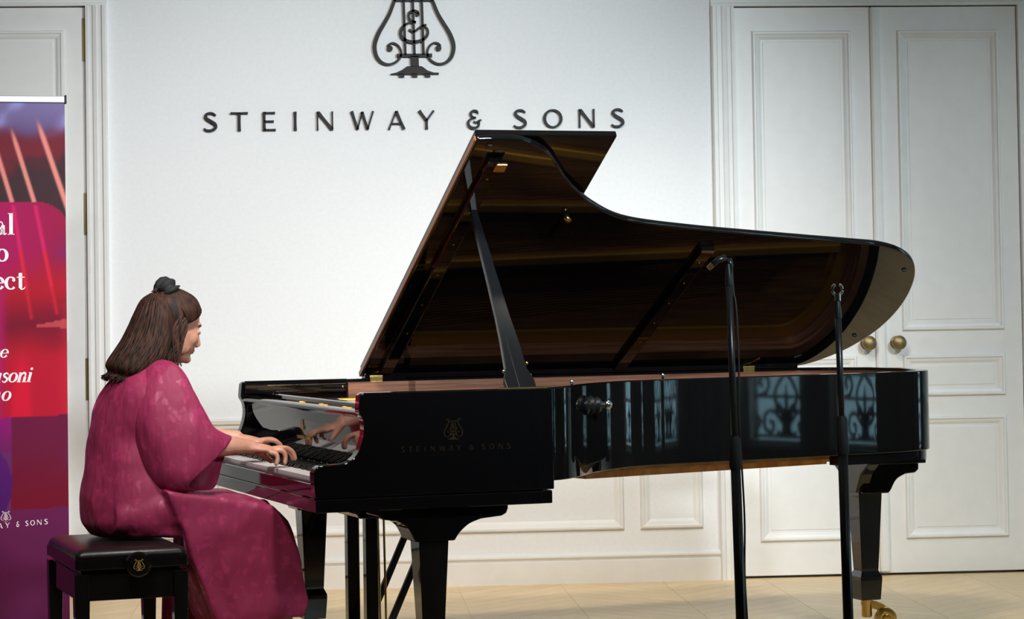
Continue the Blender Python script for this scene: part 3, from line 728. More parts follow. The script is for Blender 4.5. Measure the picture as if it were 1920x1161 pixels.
# underside
bot = [(p[0], PW - p[1]) for p in offset(PATH, SG * .10) if p[0] > 1.12]
MB().prism(bot, XYZ, .672, .70).build('bottom_frame', M_SPRUCE, piano)
for (u0, v0), (u1, v1) in (((1.14, .72), (2.2, .98)), ((1.14, 1.0), (2.35, 1.1)), ((1.14, 1.35), (2.3, 1.35))):
    l = math.hypot(u1 - u0, v1 - v0); nx, ny = -(v1 - v0) / l * .035, (u1 - u0) / l * .035
    MB().prism([(u0 + nx, v0 + ny), (u1 + nx, v1 + ny), (u1 - nx, v1 - ny), (u0 - nx, v0 - ny)], XYZ, .640, .672).build('bottom_beam', M_SPRUCE, piano)
# side lettering and emblem on the treble cheek, inlaid brass
M_INLAY = mat('dark_brass_inlay', srgb(62, 50, 32), .45, 1.0)
fs_ = lambda p, q, t: (p, t, q)
cheek_x0, cheek_x1 = .272, .628
for c, (a, b) in zip(WORD, LX):
    f = lambda x: cheek_x0 + (x + .541) / (1.344 + .541) * (cheek_x1 - cheek_x0)
    letter(c, f(a), f(b), .796, .0165, fs_, -.0012, .001, 'side_letter', M_INLAY, piano, bold=.8)
ms = MB(); s = .066 / 1180
for pts, wd in lyre_strokes(): ms.ribbon([(.442 + (p[0] - 850) * s, .829 + (1046 - p[1]) * s) for p in pts], [q * s * .9 for q in wd] if isinstance(wd, list) else wd * s * .9, fs_, -.0012, .001)
ms.prism([(.442 + (p[0] - 850) * s, .829 + (1046 - p[1]) * s) for p in LY_BASE], fs_, -.0012, .001)
ms.build('side_emblem', M_INLAY, piano)
# knurled lid knob on the bentside and small pins
def rim_at(u):
    best = min((p for p in PATH if p[1] > .9), key=lambda p: abs(p[0] - u)); return PW - best[1]
# ---------------------------------------------------------------- lid
AL = R(29.75)
LIDZ = .984
def lid_pt(u, w, h): return (u, PW - w * math.cos(AL) + h * math.sin(AL), LIDZ + w * math.sin(AL) + h * math.cos(AL))
LID = [(.609, 1.600), (.69, 1.603), (.777, 1.594)] + [(p[0] + .002, p[1] + .003) for p in LMEAS] + [(2.572, .800), (2.637, .664), (2.670, .483), (2.657, .307), (2.602, .166), (2.525, .069), (2.435, .008), (2.32, 0)]
LIDP = [(.609, 0.0), (.609, 1.600)] + [(p[0], p[1]) for p in cat(LID, 6)][1:]
lidm = MB().prism(LIDP, lambda p, q, t: lid_pt(p, q, t), 0, .022)
lid = lidm.build('lid', M_LACQ, piano, bevel=.007, seg=3, smooth='auto')
MB().prism([(.613, .004), (.613, 1.590), (1.105, 1.590), (1.105, .004)], lambda p, q, t: lid_pt(p, q, t), .026, .048).build('lid_flap', M_LACQ, piano, bevel=.004)
M_EDGE = mat('worn_lid_edge', srgb(150, 100, 60), .3, .3)
MB().prism([(.603, .006), (.609, .006), (.609, 1.594), (.603, 1.594)], lambda p, q, t: lid_pt(p, q, t), .001, .020).build('lid_hinge_strip', M_EDGE, lid, bevel=.001, seg=1)
def batten(u0, w0, u1, w1, wd, th, nm='lid_batten', scr=6):
    l = math.hypot(u1 - u0, w1 - w0); nx, ny = -(w1 - w0) / l * wd / 2, (u1 - u0) / l * wd / 2
    b = MB().prism([(u0 + nx, w0 + ny), (u1 + nx, w1 + ny), (u1 - nx, w1 - ny), (u0 - nx, w0 - ny)], lambda p, q, t: lid_pt(p, q, t), -th, 0).build(nm, M_LACQ, lid, bevel=.003)
    for i in range(scr):
        f = (i + .5) / scr; u, w_ = u0 + (u1 - u0) * f, w0 + (w1 - w0) * f
        mb = MB().ell(lid_pt(u, w_, -th), (.0045, .0045, .0025), 8, 4); mb.build('screw', M_BRASS, b)
    return b
batten(.700, 1.50, .690, .06, .05, .020, scr=7)
batten(1.671, .925, 1.634, .05, .05, .022, scr=6)
MB().prism([(1.648, .915), (1.698, .915), (1.698, .935), (1.648, .935)], lambda p, q, t: lid_pt(p, q, t), -.022, -.001).build('batten_plate', M_CHROME, lid, bevel=.001)
for u, w_ in ((2.553, .752), (2.566, .251), (.66, 1.57)):
    MB().ell(lid_pt(u, w_, -.002), (.011, .008, .006), 10, 6).build('lid_pad', M_RUBBER, lid)
hk = MB().tube([lid_pt(1.060, 1.150, 0), lid_pt(1.060, 1.150, -.018), lid_pt(1.072, 1.142, -.024)], [.010, .012, .009], 10).build('lid_hook', M_BRASS, lid, smooth=True)
MB().prism([(.70, 1.455), (.74, 1.455), (.74, 1.50), (.70, 1.50)], lambda p, q, t: lid_pt(p, q, t), -.032, -.018).build('prop_cup', M_BRASS, lid, bevel=.004)
MB().box(.612, 2.40, PW - .050, PW - .003, ZR, ZR + .018).build('rim_cover_strip', M_LACQ, piano, bevel=.002)  # added strip hiding the bright rim top, mirroring the dark room instead
# lid hinges on the spine
for u in (.655, 2.185):
    h = MB().box(u - .024, u + .026, PW - .052, PW - .040, .965, .988).build('lid_hinge', M_BRASS, piano, bevel=.002)
    MB().prism([(u - .020, .005), (u + .022, .005), (u + .022, .05), (u + .040, .085), (u + .030, .10), (u + .010, .055), (u - .020, .035)], lambda p, q, t: lid_pt(p, q, t), -.006, -.001).build('hinge_leaf', M_BRASS, h, bevel=.001, seg=1)
    MB().tube([(u - .024, PW - .046, .990), (u + .026, PW - .046, .990)], .005, 10).build('hinge_barrel', M_BRASS, h)
# prop stick from the treble rim to the lid
foot = Vector((.690, .050, .972)); top = Vector(lid_pt(.708, 1.195, -.004))
ax = (top - foot).normalized(); L_ = (top - foot).length
side = Vector((1, 0, 0)); side = (side - ax * side.dot(ax)).normalized(); nrm = ax.cross(side).normalized()
def pr(p, q, t): return tuple(foot + side * p + ax * q + nrm * t)
PROP = [(-.052, -.01), (-.054, .04), (-.040, .085), (-.036, .13), (-.030, .20), (-.024, .30), (-.019, .45), (-.011, L_ - .02), (-.008, L_), (.008, L_), (.011, L_ - .02), (.019, .45), (.024, .30), (.030, .20), (.031, .13), (.032, .085), (.046, .04), (.046, -.01)]
pp = MB().prism(PROP, pr, -.011, .011).build('prop_stick', M_PROP, piano, bevel=.002)
MB().prism([(-.012, -.008), (-.0135, .22), (.0135, .22), (.012, -.008)], pr, .010, .0135).build('short_prop', M_PROP, pp, bevel=.001)
MB().prism([(-.012, -.008), (-.0135, .22), (.0135, .22), (.012, -.008)], pr, -.0135, -.010).build('short_prop', M_PROP, pp, bevel=.001)
for q, p in ((.082, -.044), (.066, .040), (.115, .040)):
    MB().ell(pr(p, q, 0), (.006, .006, .006), 10, 6).build('prop_pin', M_BRASS if q > .1 else M_CHROME, pp, smooth=True)
MB().box(.615, .765, .030, .070, ZR - .006, ZR + .003).build('prop_plate', M_BRASS, piano)
# rim pins
for u in (1.385, .88):
    v = rim_at(u) + .022
    MB().lathe([(.004, 0), (.004, .008), (.007, .010), (.008, .015), (.005, .020), (0, .021)], 12, (u, v, ZR)).build('rim_pin', M_CHROME, piano, smooth=True)
# side knob on the bentside
kn = MB(); prof = []
for i in range(9):
    h = i / 8 * .085; prof.append((.022 + (.007 if i % 2 else .0) + (.004 if 2 < i < 6 else 0), h))
kn.lathe([(0.006, -.0)] + prof + [(.010, .088), (.010, .10), (0, .10)], 12, (0, 0, 0), axis='x')
ko = kn.build('side_knob', M_BLACKM, piano, smooth='auto', loc=(.930, rim_at(.99) - .040, .915))
kc = MB().ell((.112, 0, 0), (.016, .016, .016), 14, 8).build('knob_tip', M_CHROME, ko, smooth=True)
# ---------------------------------------------------------------- legs, lyre
def leg(uc, vc, bracket, caster_rot, wtop=.098, cross=None):
    lg = MB()
    def sq(h, z): return [(uc - h, vc - h, z), (uc + h, vc - h, z), (uc + h, vc + h, z), (uc - h, vc + h, z)]
    a = wtop / 2
    lg.loft([sq(a, .53), sq(a * .98, .50), sq(a * .73, .228), sq(a * .70, .215)])
    o = lg.build('leg', M_LACQ, piano, bevel=.003)
    MB().loft([sq(a * .72, .222), sq(a * .92, .200), sq(a * .92, .185), sq(a * .82, .112)]).build('leg_block', M_LACQ, o, bevel=.002)
    MB().prism(bracket, UVZ, vc - .07, vc + .07).build('leg_bracket', M_LACQ, o, bevel=.004)
    if cross: MB().prism([(vc + p, q) for p, q in cross], lambda p, q, t: (t, p, q), uc - .062, uc - .012).build('leg_bracket', M_LACQ, o, bevel=.004)
    c = MB().lathe([(.022, .114), (.022, .108), (.019, .098), (.020, .05), (.017, .045), (0, .045)], 18, (uc, vc, 0)).build('caster_socket', M_BRASS, o, smooth='auto')
    cr, sr = math.cos(caster_rot), math.sin(caster_rot)
    wc = (uc + cr * .070, vc + sr * .070, .0405)
    M3 = Matrix.Rotation(caster_rot, 4, 'Z')
    mb = MB()
    for d in (-1, 1):
        tmp = MB().lathe([(0, -.010), (.030, -.010), (.038, -.007), (.0400, -.002), (.0400, .004), (.037, .008), (.026, .009), (.022, .006), (.016, .006), (.013, .012), (0, .013)], 28, (0, 0, 0), axis='y')
        mb.add([tuple(M3 @ Vector((p[0], d * (.018 + p[1]), p[2])) + Vector(wc)) for p in tmp.v], tmp.f)
    mb.build('caster_wheel', M_BRASS, o, smooth='auto')
    tmp = MB().prism(cat([(-.018, .106), (.022, .106), (.060, .094), (.088, .066), (.092, .045), (.070, .032), (.056, .045), (.040, .070), (.0, .080), (-.018, .085)], 3, True), lambda p, q, t: (p, t, q), -.009, .009)
    mb = MB(); mb.add([tuple(M3 @ Vector(p) + Vector((uc, vc, 0))) for p in tmp.v], tmp.f)
    mb.build('caster_arm', M_BRASS, o, bevel=.002, smooth='auto')
    return o
BR1 = [(.215, .620), (.215, .598), (.235, .585), (.275, .580)] + cat([(.285, .576), (.312, .555), (.335, .512)], 4) + [(.462, .512)] + cat([(.466, .515), (.482, .537), (.513, .562), (.552, .576)], 4) + [(.620, .582), (.636, .590), (.642, .605), (.642, .620)]
leg(.402, .135, BR1, R(200))
leg(.385, PW - .10, [(p - .017, q) for p, q in BR1], R(195))
BR3 = [(2.400, .672), (2.400, .515), (2.510, .515)] + cat([(2.520, .525), (2.545, .565), (2.585, .585)], 4) + [(2.625, .588), (2.640, .600), (2.640, .672)]
TL = leg(2.444, 1.10, BR3, R(-18), cross=[(-.20, .672), (-.20, .64), (-.15, .63), (-.09, .59), (-.05, .52), (.05, .52), (.09, .59), (.15, .63), (.20, .64), (.20, .672)])
MB().box(2.40, 2.655, 1.0, 1.24, .625, .652).build('leg_plate', M_LACQ, piano, bevel=.003)
ly = MB().prism([(.27, .620), (.27, .585), (.30, .560), (.31, .545), (.52, .545), (.53, .57), (.56, .58), (.56, .62)], UVZ, .60, 1.01).build('pedal_lyre', M_LACQ, piano, bevel=.004)
for v in (.69, .915):
    MB().box(.350, .392, v - .021, v + .021, .12, .55).build('lyre_post', M_LACQ, ly, bevel=.003)
    MB().prism([(.40, .13), (.418, .115), (.648, .615), (.63, .625)], UVZ, v - .010, v + .010).build('lyre_brace', M_BLACKM, ly, bevel=.003)
for v in (.73, .80, .87):
    MB().tube([(.435, v, .13), (.430, v, .60)], .004, 8).build('trap_rod', M_BRASS, ly)
MB().box(.325, .445, .64, .965, .065, .135).build('pedal_box', M_LACQ, ly, bevel=.008, seg=3)
for v in (.73, .80, .87):
    MB().prism(cat([(.335, .085), (.27, .082), (.22, .066), (.185, .055), (.18, .046), (.22, .055), (.27, .070), (.335, .073)], 3), UVZ, v - .020, v + .020).build('pedal', M_BRASS, ly, bevel=.003)

# ---------------------------------------------------------------- microphone stands
def mic_stand(label, base, toppt, zc0, zc1, with_mic):
    t = thing('microphone_stand', label, 'microphone stand', (base[0], base[1], 0), 0, 'microphone stands in front of the piano')
    bx = Vector((0, 0, 0)); tp = Vector((toppt[0] - base[0], toppt[1] - base[1], toppt[2]))
    P = lambda z: tuple(tp * (z / tp.z))
    MB().tube([P(.02), P(.30), P(zc0)], [.0165, .0155, .0145], 16).build('lower_tube', M_BLACKM, t, smooth=True)
    MB().tube([P(zc0), P(tp.z - .03)], .0095, 14).build('upper_tube', M_BLACKM, t, smooth=True)
    MB().tube([P(zc0 - .012), P(zc0), P(zc0 + .02), P(zc1 - .01), P(zc1)], [.016, .0185, .0175, .0165, .012], 18).build('clutch_grip', M_RUBBER, t, smooth='auto')
    MB().lathe([(.135, 0), (.135, .012), (.128, .020), (.06, .028), (.022, .045), (.018, .06), (0, .06)], 36).build('round_base', M_BLACKM, t, smooth='auto')
    MB().tube([P(tp.z - .06), P(tp.z - .045), P(tp.z - .02), P(tp.z)], [.0105, .011, .0085, .006], 14).build('stand_tip', M_BLACKM, t, smooth='auto')
    T = Vector(P(tp.z))
    if with_mic:
        MB().tube([T + Vector((.006, 0, -.025)), T + Vector((.007, 0, .0)), T + Vector((.004, 0, .014)), T + Vector((-.010, 0, .020)), T + Vector((-.030, 0, .012))], [.006, .0075, .008, .008, .007], 12).build('swivel_clip', M_BLACKM, t, smooth=True)
        m = MB().tube([T + Vector((-.005, 0, .019)), T + Vector((-.028, 0, .013)), T + Vector((-.046, 0, -.001))], [.0085, .009, .008], 14).build('microphone', M_BLACKM, t, smooth=True)
        MB().tube([T + Vector((-.046, 0, -.001)), T + Vector((-.058, 0, -.012))], [.0082, .0075], 14).build('microphone_grille', M_BRASS, m, smooth='auto')
        c = [T + Vector((.012, .010, .0)), T + Vector((.017, .018, -.08))]
        for k in range(8): z = tp.z - .12 - k * (tp.z - .2) / 7.5; c.append(Vector(P(z)) + Vector((.019 + .003 * math.sin(k * 2.1), .006, 0)))
        c.append(Vector((.10, .12, .006))); c.append(Vector((.30, .35, .006)))
        MB().tube(cat([tuple(q) for q in c], 5), .0028, 8).build('microphone_cable', M_RUBBER, t, smooth=True)
    else:
        MB().tube([T + Vector((0, 0, -.01)), T + Vector((0, 0, .012))], .010, 14).build('clip_mount', M_CHROME, t)
        for s_ in (-1, 1):
            MB().tube(cat([tuple(T + Vector((s_ * .003, 0, .006))), tuple(T + Vector((s_ * .014, 0, .016))), tuple(T + Vector((s_ * .013, 0, .032))), tuple(T + Vector((s_ * .006, 0, .038)))], 4), .0042, 8).build('clip_jaw', M_CHROME, t, smooth=True)
    return t
mic_stand('black microphone stand carrying a small tilted microphone and a cable', (1.1705, -4.0), (1.1462, -4.0, 1.350), .775, .858, True)
mic_stand('black microphone stand topped by an empty silver clip', (1.500, -3.9), (1.4825, -3.9, 1.250), .805, .905, False)

# ---------------------------------------------------------------- bench
bench = thing('piano_bench', 'black adjustable piano bench with padded leather seat under the pianist', 'bench', (-.043 + math.cos(R(15.33)) * -.48 - math.sin(R(15.33)) * .72, -3.474 + math.sin(R(15.33)) * -.48 + math.cos(R(15.33)) * .72, 0), R(15.33))
BU, BV = .178, .285      # half depth, half length
MB().box(-BU, BU, -BV, BV, .437, .474).build('seat_frame', M_LACQ, bench, bevel=.004)
cus = MB(); rings = []
for z, k in ((.474, 1.0), (.480, 1.0), (.488, .985), (.497, .94), (.503, .84), (.506, .6)):
    hu, hv = BU * .985 * (k if k > .9 else 1 - (1 - k) * 1.0), BV * .99 - BU * (1 - k)
    rr = .02
    ring = []
    for cx, cy, a0 in ((1, 1, 0), (-1, 1, 90), (-1, -1, 180), (1, -1, 270)):
        for j in range(5):
            a = R(a0 + j * 22.5); ring.append((cx * (hu - rr) + rr * math.cos(a), cy * (hv - rr) + rr * math.sin(a), z))
    rings.append(ring)
cus.loft(rings); cus.build('seat_cushion', M_LEATHER, bench, smooth=True)
MB().box(-BU + .022, BU - .022, -BV + .03, BV - .03, .425, .437).build('lift_frame', M_LACQS, bench)
for a in (-1, 1):
    MB().box(-BU + .03, BU - .03, a * (BV - .025) - .009, a * (BV - .025) + .009, .340, .425).build('apron', M_LACQ, bench, bevel=.002)
    MB().box(a * (BU - .02) - .009, a * (BU - .02) + .009, -BV + .03, BV - .03, .340, .425).build('apron', M_LACQ, bench, bevel=.002)
    for b in (-1, 1):
        cu, cv = a * (BU - .022), b * (BV - .028)
        sq = lambda h, z, du=0: [(cu - h, cv - h, z), (cu + h, cv - h, z), (cu + h, cv + h, z), (cu - h, cv + h, z)]
        MB().loft([sq(.017, 0), sq(.023, .33), sq(.024, .425)]).build('leg', M_LACQ, bench, bevel=.003)
for b in (-1,1):
    kn = MB().lathe([(.012, .0), (.012, .02), (.030, .022), (.039, .026), (.041, .034), (.039, .044), (.034, .048), (.0, .048)], 28, (0, 0, 0), axis='y').build('height_knob', M_LACQ, bench, smooth='auto', loc=(.012, b * (BV - .0), .452))
    if b < 0: kn.rotation_euler = (0, 0, math.pi)
    em = MB(); s = .036 / 1180
    for pts, wd in lyre_strokes(): em.ribbon([((850 - p[0]) * s, -.018 + (1046 - p[1]) * s) for p in pts], [q * s for q in wd] if isinstance(wd, list) else wd * s, XZ, .0478, .0492)
    em.prism([((850 - p[0]) * s, -.018 + (1046 - p[1]) * s) for p in LY_BASE], XZ, .0478, .0492)
    em.build('knob_emblem', M_GILT, kn)

# ---------------------------------------------------------------- pianist
ca, sa = math.cos(R(15.33)), math.sin(R(15.33))
pu, pv = -.45, .80
person = thing('person', 'seated pianist in a raspberry pink dress playing with both hands on the keys', 'person', (-.043 + ca * pu - sa * pv, -3.474 + sa * pu + ca * pv, 0), R(15.33))
def Q(u, v, z): return (u - pu, v - pv, z)
def limb(mb, pts, n=14, k=5, flat=1.0):
    """pts of (u,v,z,r) smoothed into a tapering limb with round ends"""
    S = cat(pts, k); P = [Vector(Q(*s[:3])) for s in S]; r = [s[3] for s in S]
    a = P[0] + (P[0] - P[1]).normalized() * r[0] * .7; b = P[-1] + (P[-1] - P[-2]).normalized() * r[-1] * .7
    mb.tube([a] + P + [b], [r[0] * .45] + r + [r[-1] * .45], n)
body = MB()
# torso (under the dress)
def ering(u0, u1, vc, hv, z, n=24, du=0): 
    uc, hu = (u0 + u1) / 2, (u1 - u0) / 2
    return [Q(uc + hu * math.cos(2 * math.pi * j / n), vc + hv * math.sin(2 * math.pi * j / n), z) for j in range(n)]
body.loft([ering(-.53, -.30, .80, .15, .535), ering(-.545, -.27, .80, .165, .58), ering(-.53, -.29, .80, .14, .68), ering(-.52, -.29, .80, .125, .78), ering(-.50, -.27, .80, .14, .90), ering(-.47, -.26, .80, .16, 1.0), ering(-.42, -.28, .80, .12, 1.05), ering(-.37, -.29, .80, .055, 1.085)])
limb(body, [(-.345, .80, 1.04, .055), (-.32, .803, 1.09, .050), (-.295, .808, 1.14, .052)])           # neck
# head frame: forward, left, up
HC = Vector(Q(-.262, .812, 1.196))
yaw, pit = R(13), R(17)
Hf = Vector((math.cos(pit) * math.cos(yaw), math.cos(pit) * math.sin(yaw), -math.sin(pit)))
Hl = Vector((-math.sin(yaw), math.cos(yaw), 0)); Hu = Hf.cross(Hl).normalized()
HM = Matrix((Hf, Hl, Hu)).transposed()
def H(f, l, u): return HC + Hf * f + Hl * l + Hu * u
body.ell(H(-.012, 0, .030), (.093, .073, .078), 24, 16, HM)            # cranium
body.ell(H(.028, 0, -.030), (.066, .060, .082), 24, 16, HM)            # face
body.ell(H(.050, 0, -.086), (.034, .036, .030), 16, 10, HM)            # chin
body.ell(H(.076, 0, -.096), (.015, .020, .015), 12, 8, HM)             # chin point
body.ell(H(.072, 0, .022), (.018, .046, .014), 14, 8, HM)              # brow
for s_ in (-1, 1):
    body.ell(H(.052, s_ * .034, -.030), (.032, .024, .028), 12, 8, HM)     # cheek
    body.ell(H(.012, s_ * .048, -.066), (.046, .016, .030), 12, 8, HM)     # jaw
    body.ell(H(-.010, s_ * .074, -.006), (.018, .008, .032), 12, 8, HM)    # ear
    body.ell(H(.078, s_ * .011, -.040), (.011, .009, .009), 10, 6, HM)     # nostril wing
    body.ell(H(.076, s_ * .031, -.002), (.010, .017, .009), 10, 6, HM)     # eyelid
nose = [(.081, .012, .008), (.088, -.006, .0085), (.097, -.024, .0095), (.104, -.037, .0102), (.095, -.044, .0095)]
body.tube([H(f, 0, u) for f, u, r_ in nose], [r_ for f, u, r_ in nose], 12)
body.ell(H(.080, 0, -.064), (.015, .022, .008), 12, 8, HM)             # mouth mound
body.ell(H(.0855, 0, -.0615), (.008, .019, .0048), 10, 6, HM)
body.ell(H(.0835, 0, -.0715), (.008, .016, .0052), 10, 6, HM)
# arms and hands; mirrored copy for the far arm
def arm(mb, f):
    g = lambda *pts: [f(*p) for p in pts]
    limb(mb, g((-.355, .675, .985, .045), (-.33, .625, .93, .040), (-.305, .595, .86, .036), (-.290, .585, .80, .036)))
    limb(mb, g((-.290, .585, .80, .036), (-.24, .590, .797, .036), (-.16, .600, .798, .032), (-.10, .612, .800, .029), (-.068, .620, .796, .0255), (-.045, .625, .792, .027)))
    # palm as a flat loft of ellipses
    rings = []
    for u, v, z, hv, hz in ((-.058, .622, .793, .026, .018), (-.030, .627, .790, .033, .017), (-.005, .631, .787, .038, .0155), (.018, .634, .783, .040, .013), (.030, .636, .780, .036, .010)):
        ring = []
        for j in range(16):
            a = 2 * math.pi * j / 16; q = f(u, v + hv * math.cos(a), z + hz * math.sin(a) - .10 * hv * abs(math.cos(a)), 0); ring.append(Q(*q[:3]))
        rings.append(ring)
    mb.loft(rings)
    fin = [  # pinky (near side), ring, middle, index
        [(.008, .600, .774, .0092), (.026, .592, .770, .0088), (.030, .588, .752, .0082), (.024, .586, .736, .0072)],
        [(.020, .616, .781, .0098), (.050, .611, .780, .0092), (.062, .609, .762, .0086), (.060, .608, .738, .0074)],
        [(.028, .634, .784, .0100), (.068, .633, .786, .0095), (.092, .633, .772, .0088), (.102, .634, .748, .0076)],
        [(.026, .655, .783, .0098), (.064, .659, .785, .0093), (.090, .661, .770, .0086), (.100, .662, .746, .0074)]]
    for pts in fin: limb(mb, g(*pts), 10, 4)
    limb(mb, g((-.030, .652, .780, .015), (-.005, .676, .768, .0125), (.018, .690, .754, .0105), (.036, .695, .740, .0085)), 10, 4)   # thumb
arm(body, lambda u, v, z, r=0: (u, v, z, r))
arm(body, lambda u, v, z, r=0: (u + .018 + (.02 if u > -.1 else 0), 1.585 - v + (.02 if u > -.12 else 0), z + (.012 if u > -.2 else 0), r))
# legs
for v0, v1, du in ((.70, .665, .0), (.90, .945, -.05)):
    limb(body, [(-.43, v0, .605, .078), (-.25, (v0 * 2 + v1) / 3, .585, .070), (-.06 + du, v1, .555, .056), (-.005 + du, v1, .530, .052)])
    limb(body, [(-.005 + du, v1, .530, .052), (.005 + du, v1, .42, .050), (.045 + du, v1, .26, .040), (.085 + du, v1, .12, .033), (.110 + du, v1, .075, .034)])
    limb(body, [(.095 + du, v1, .055, .032), (.16 + du, v1, .042, .030), (.22 + du, v1, .034, .026)])
bo = body.build('body', M_SKIN, person, smooth=True)
rm = bo.modifiers.new('unite', 'REMESH'); rm.mode = 'VOXEL'; rm.voxel_size = .0036; rm.use_smooth_shade = True
sm = bo.modifiers.new('soften', 'SMOOTH'); sm.factor = .5; sm.iterations = 3
# face details
for s_ in (-1, 1):
    e = MB().ell(H(.0775, s_ * .031, -.0035), (.010, .0125, .0055), 12, 8, HM).build('eye', M_EYE, person, smooth=True)
    MB().ell(H(.0835, s_ * .031, -.0045), (.0035, .0050, .0048), 10, 6, HM).build('iris', M_IRIS, e, smooth=True)
    MB().tube([H(.079, s_ * .018, -.002), H(.0835, s_ * .027, .0005), H(.080, s_ * .038, -.001), H(.072, s_ * .045, -.004)], [.0012, .0018, .0018, .001], 6).build('eyelash', M_IRIS, e)
    MB().tube([H(.083, s_ * .012, .019), H(.084, s_ * .026, .0225), H(.076, s_ * .040, .021), H(.066, s_ * .048, .017)], [.0022, .0030, .0026, .0012], 8).build('eyebrow', M_HAIR, person, smooth=True)
lp = MB().ell(H(.0885, 0, -.0620), (.0065, .0175, .0042), 12, 6, HM).ell(H(.0865, 0, -.0705), (.0065, .0150, .0046), 12, 6, HM).build('lips', M_LIP, person, smooth=True)
# ---------------------------------------------------------------- hair
hair = MB()
cap = []
n, m = 36, 20
CS = (.104, .085, .087)
def capp(th, ph):
    p = Vector((CS[0] * math.sin(th) * math.cos(ph), CS[1] * math.sin(th) * math.sin(ph), CS[2] * math.cos(th)))
    return H(-.016 + p.x, p.y, .032 + p.z), p
vs_, keep = [], []
for i in range(m + 1):
    for j in range(n):
        P, p = capp(math.pi * i / m, 2 * math.pi * j / n); vs_.append(P)
        # hairline: high on the forehead, down in front of the ear, full at the back
        keep.append(p.x * .72 - (p.z) * .60 < .018 if True else True)
fs = [(i * n + j, (i + 1) * n + j, (i + 1) * n + (j + 1) % n, i * n + (j + 1) % n) for i in range(m) for j in range(n)]
fs = [f for f in fs if all(keep[k] for k in f)]
hair.add(vs_, fs)
# back mass from the tie down to the tips, slanting backwards
def hring(u0, u1, vc, hv, z, tilt=0, n=20):
    uc, hu = (u0 + u1) / 2, (u1 - u0) / 2
    return [Q(uc + hu * math.cos(2 * math.pi * j / n), vc + hv * math.sin(2 * math.pi * j / n), z + tilt * math.cos(2 * math.pi * j / n)) for j in range(n)]
BACK = [(-.338, -.285, .80, .030, 1.303, .004), (-.366, -.272, .80, .058, 1.278, .0), (-.388, -.262, .80, .085, 1.235, .0), (-.408, -.258, .80, .095, 1.185, -.005), (-.432, -.268, .795, .102, 1.135, -.012), (-.462, -.300, .79, .108, 1.088, -.02), (-.486, -.350, .785, .104, 1.050, -.022), (-.482, -.392, .785, .085, 1.030, -.018)]
hair.loft([hring(*b) for b in BACK])
rnd = random.Random(3)
def lock(pts, r0, r1=None):
    S = cat(pts, 5); k = len(S)
    hair.tube(S, [r0 * (.45 + .55 * math.sin(math.pi * min(1, .25 + .75 * i / (k - 1)))) * (1 - .75 * (i / (k - 1)) ** 3) + .0006 for i in range(k)], 6)
# swept-back strands over the cap towards the tie
tie = H(-.072, -.004, .098)
for i in range(100):
    a = -1.25 + 2.5 * i / 99 + rnd.uniform(-.03, .03)
    s0 = (math.cos(a) * .074, math.sin(a) * .078, .076 - .075 * abs(math.sin(a)) ** 1.6)
    p0 = H(-.012 + s0[0], s0[1], s0[2] + .006)
    def onc(q, lift):
        d = (q - H(-.016, 0, .032)); dl = HM.inverted() @ d
        k = math.sqrt((dl.x / CS[0]) ** 2 + (dl.y / CS[1]) ** 2 + (dl.z / CS[2]) ** 2); return H(-.016, 0, .032) + d / k * (1 + lift)
    mid1 = onc(p0.lerp(tie, .33), .004 + rnd.uniform(0, .012)); mid2 = onc(p0.lerp(tie, .68), .006 + rnd.uniform(0, .014))
    lock([tuple(onc(p0, -.012)), tuple(mid1), tuple(mid2), tuple(tie)], .0034)
# falling strands down the back and sides
for i in range(420):
    a = rnd.uniform(0, 2 * math.pi) if i > 240 else rnd.uniform(math.pi * .55, math.pi * 1.75)
    pts = []; jit = rnd.uniform(-.22, .22); st0 = 0; ph = rnd.uniform(0, 6.28)
    out = .99 + rnd.uniform(.0, .07)
    for k, b in enumerate(BACK):
        if k < st0: continue
        u0, u1, vc, hv, z, tl = b; uc, hu = (u0 + u1) / 2, (u1 - u0) / 2; aa = a + jit * k / 7 + .09 * math.sin(k * 1.3 + ph) * k / 5
        pts.append(Q(uc + hu * out * math.cos(aa), vc + hv * out * math.sin(aa), z + tl * math.cos(aa)))
    e = pts[-1]; pts.append((e[0] - .010 + rnd.uniform(-.016, .012), e[1] + rnd.uniform(-.012, .012), e[2] - rnd.uniform(.008, .030)))
    lock(pts, rnd.uniform(.0022, .0056))
# strands in front of the near ear reaching the chest, and stray tufts at the tie
for i in range(44):
    s_ = -1 if i < 34 else 1
    a = H(.034 - rnd.uniform(0, .05), s_ * (.070 + rnd.uniform(0, .008)), .045 + rnd.uniform(-.01, .02)); b = H(.012 - rnd.uniform(0, .05), s_ * (.080 + rnd.uniform(0, .008)), -.020)
    c = Vector(Q(-.262 - rnd.uniform(0, .05), .80 + s_ * (.08 + rnd.uniform(0, .01)), 1.09)); d = Vector(Q(-.252 - rnd.uniform(0, .07), .80 + s_ * .085, 1.035 + rnd.uniform(-.01, .03)))
    lock([tuple(a), tuple(b), tuple(c), tuple(d)], rnd.uniform(.0025, .0055))
for i in range(10):
    a = tie; lock([tuple(a), tuple(a + Vector((-.012 + rnd.uniform(-.01, .01), rnd.uniform(-.02, .02), .008 + rnd.uniform(0, .01)))), tuple(a + Vector((-.030 + rnd.uniform(-.012, .012), rnd.uniform(-.025, .025), -.005)))], .0045)
ho = hair.build('hair', M_HAIR, person, smooth=True)
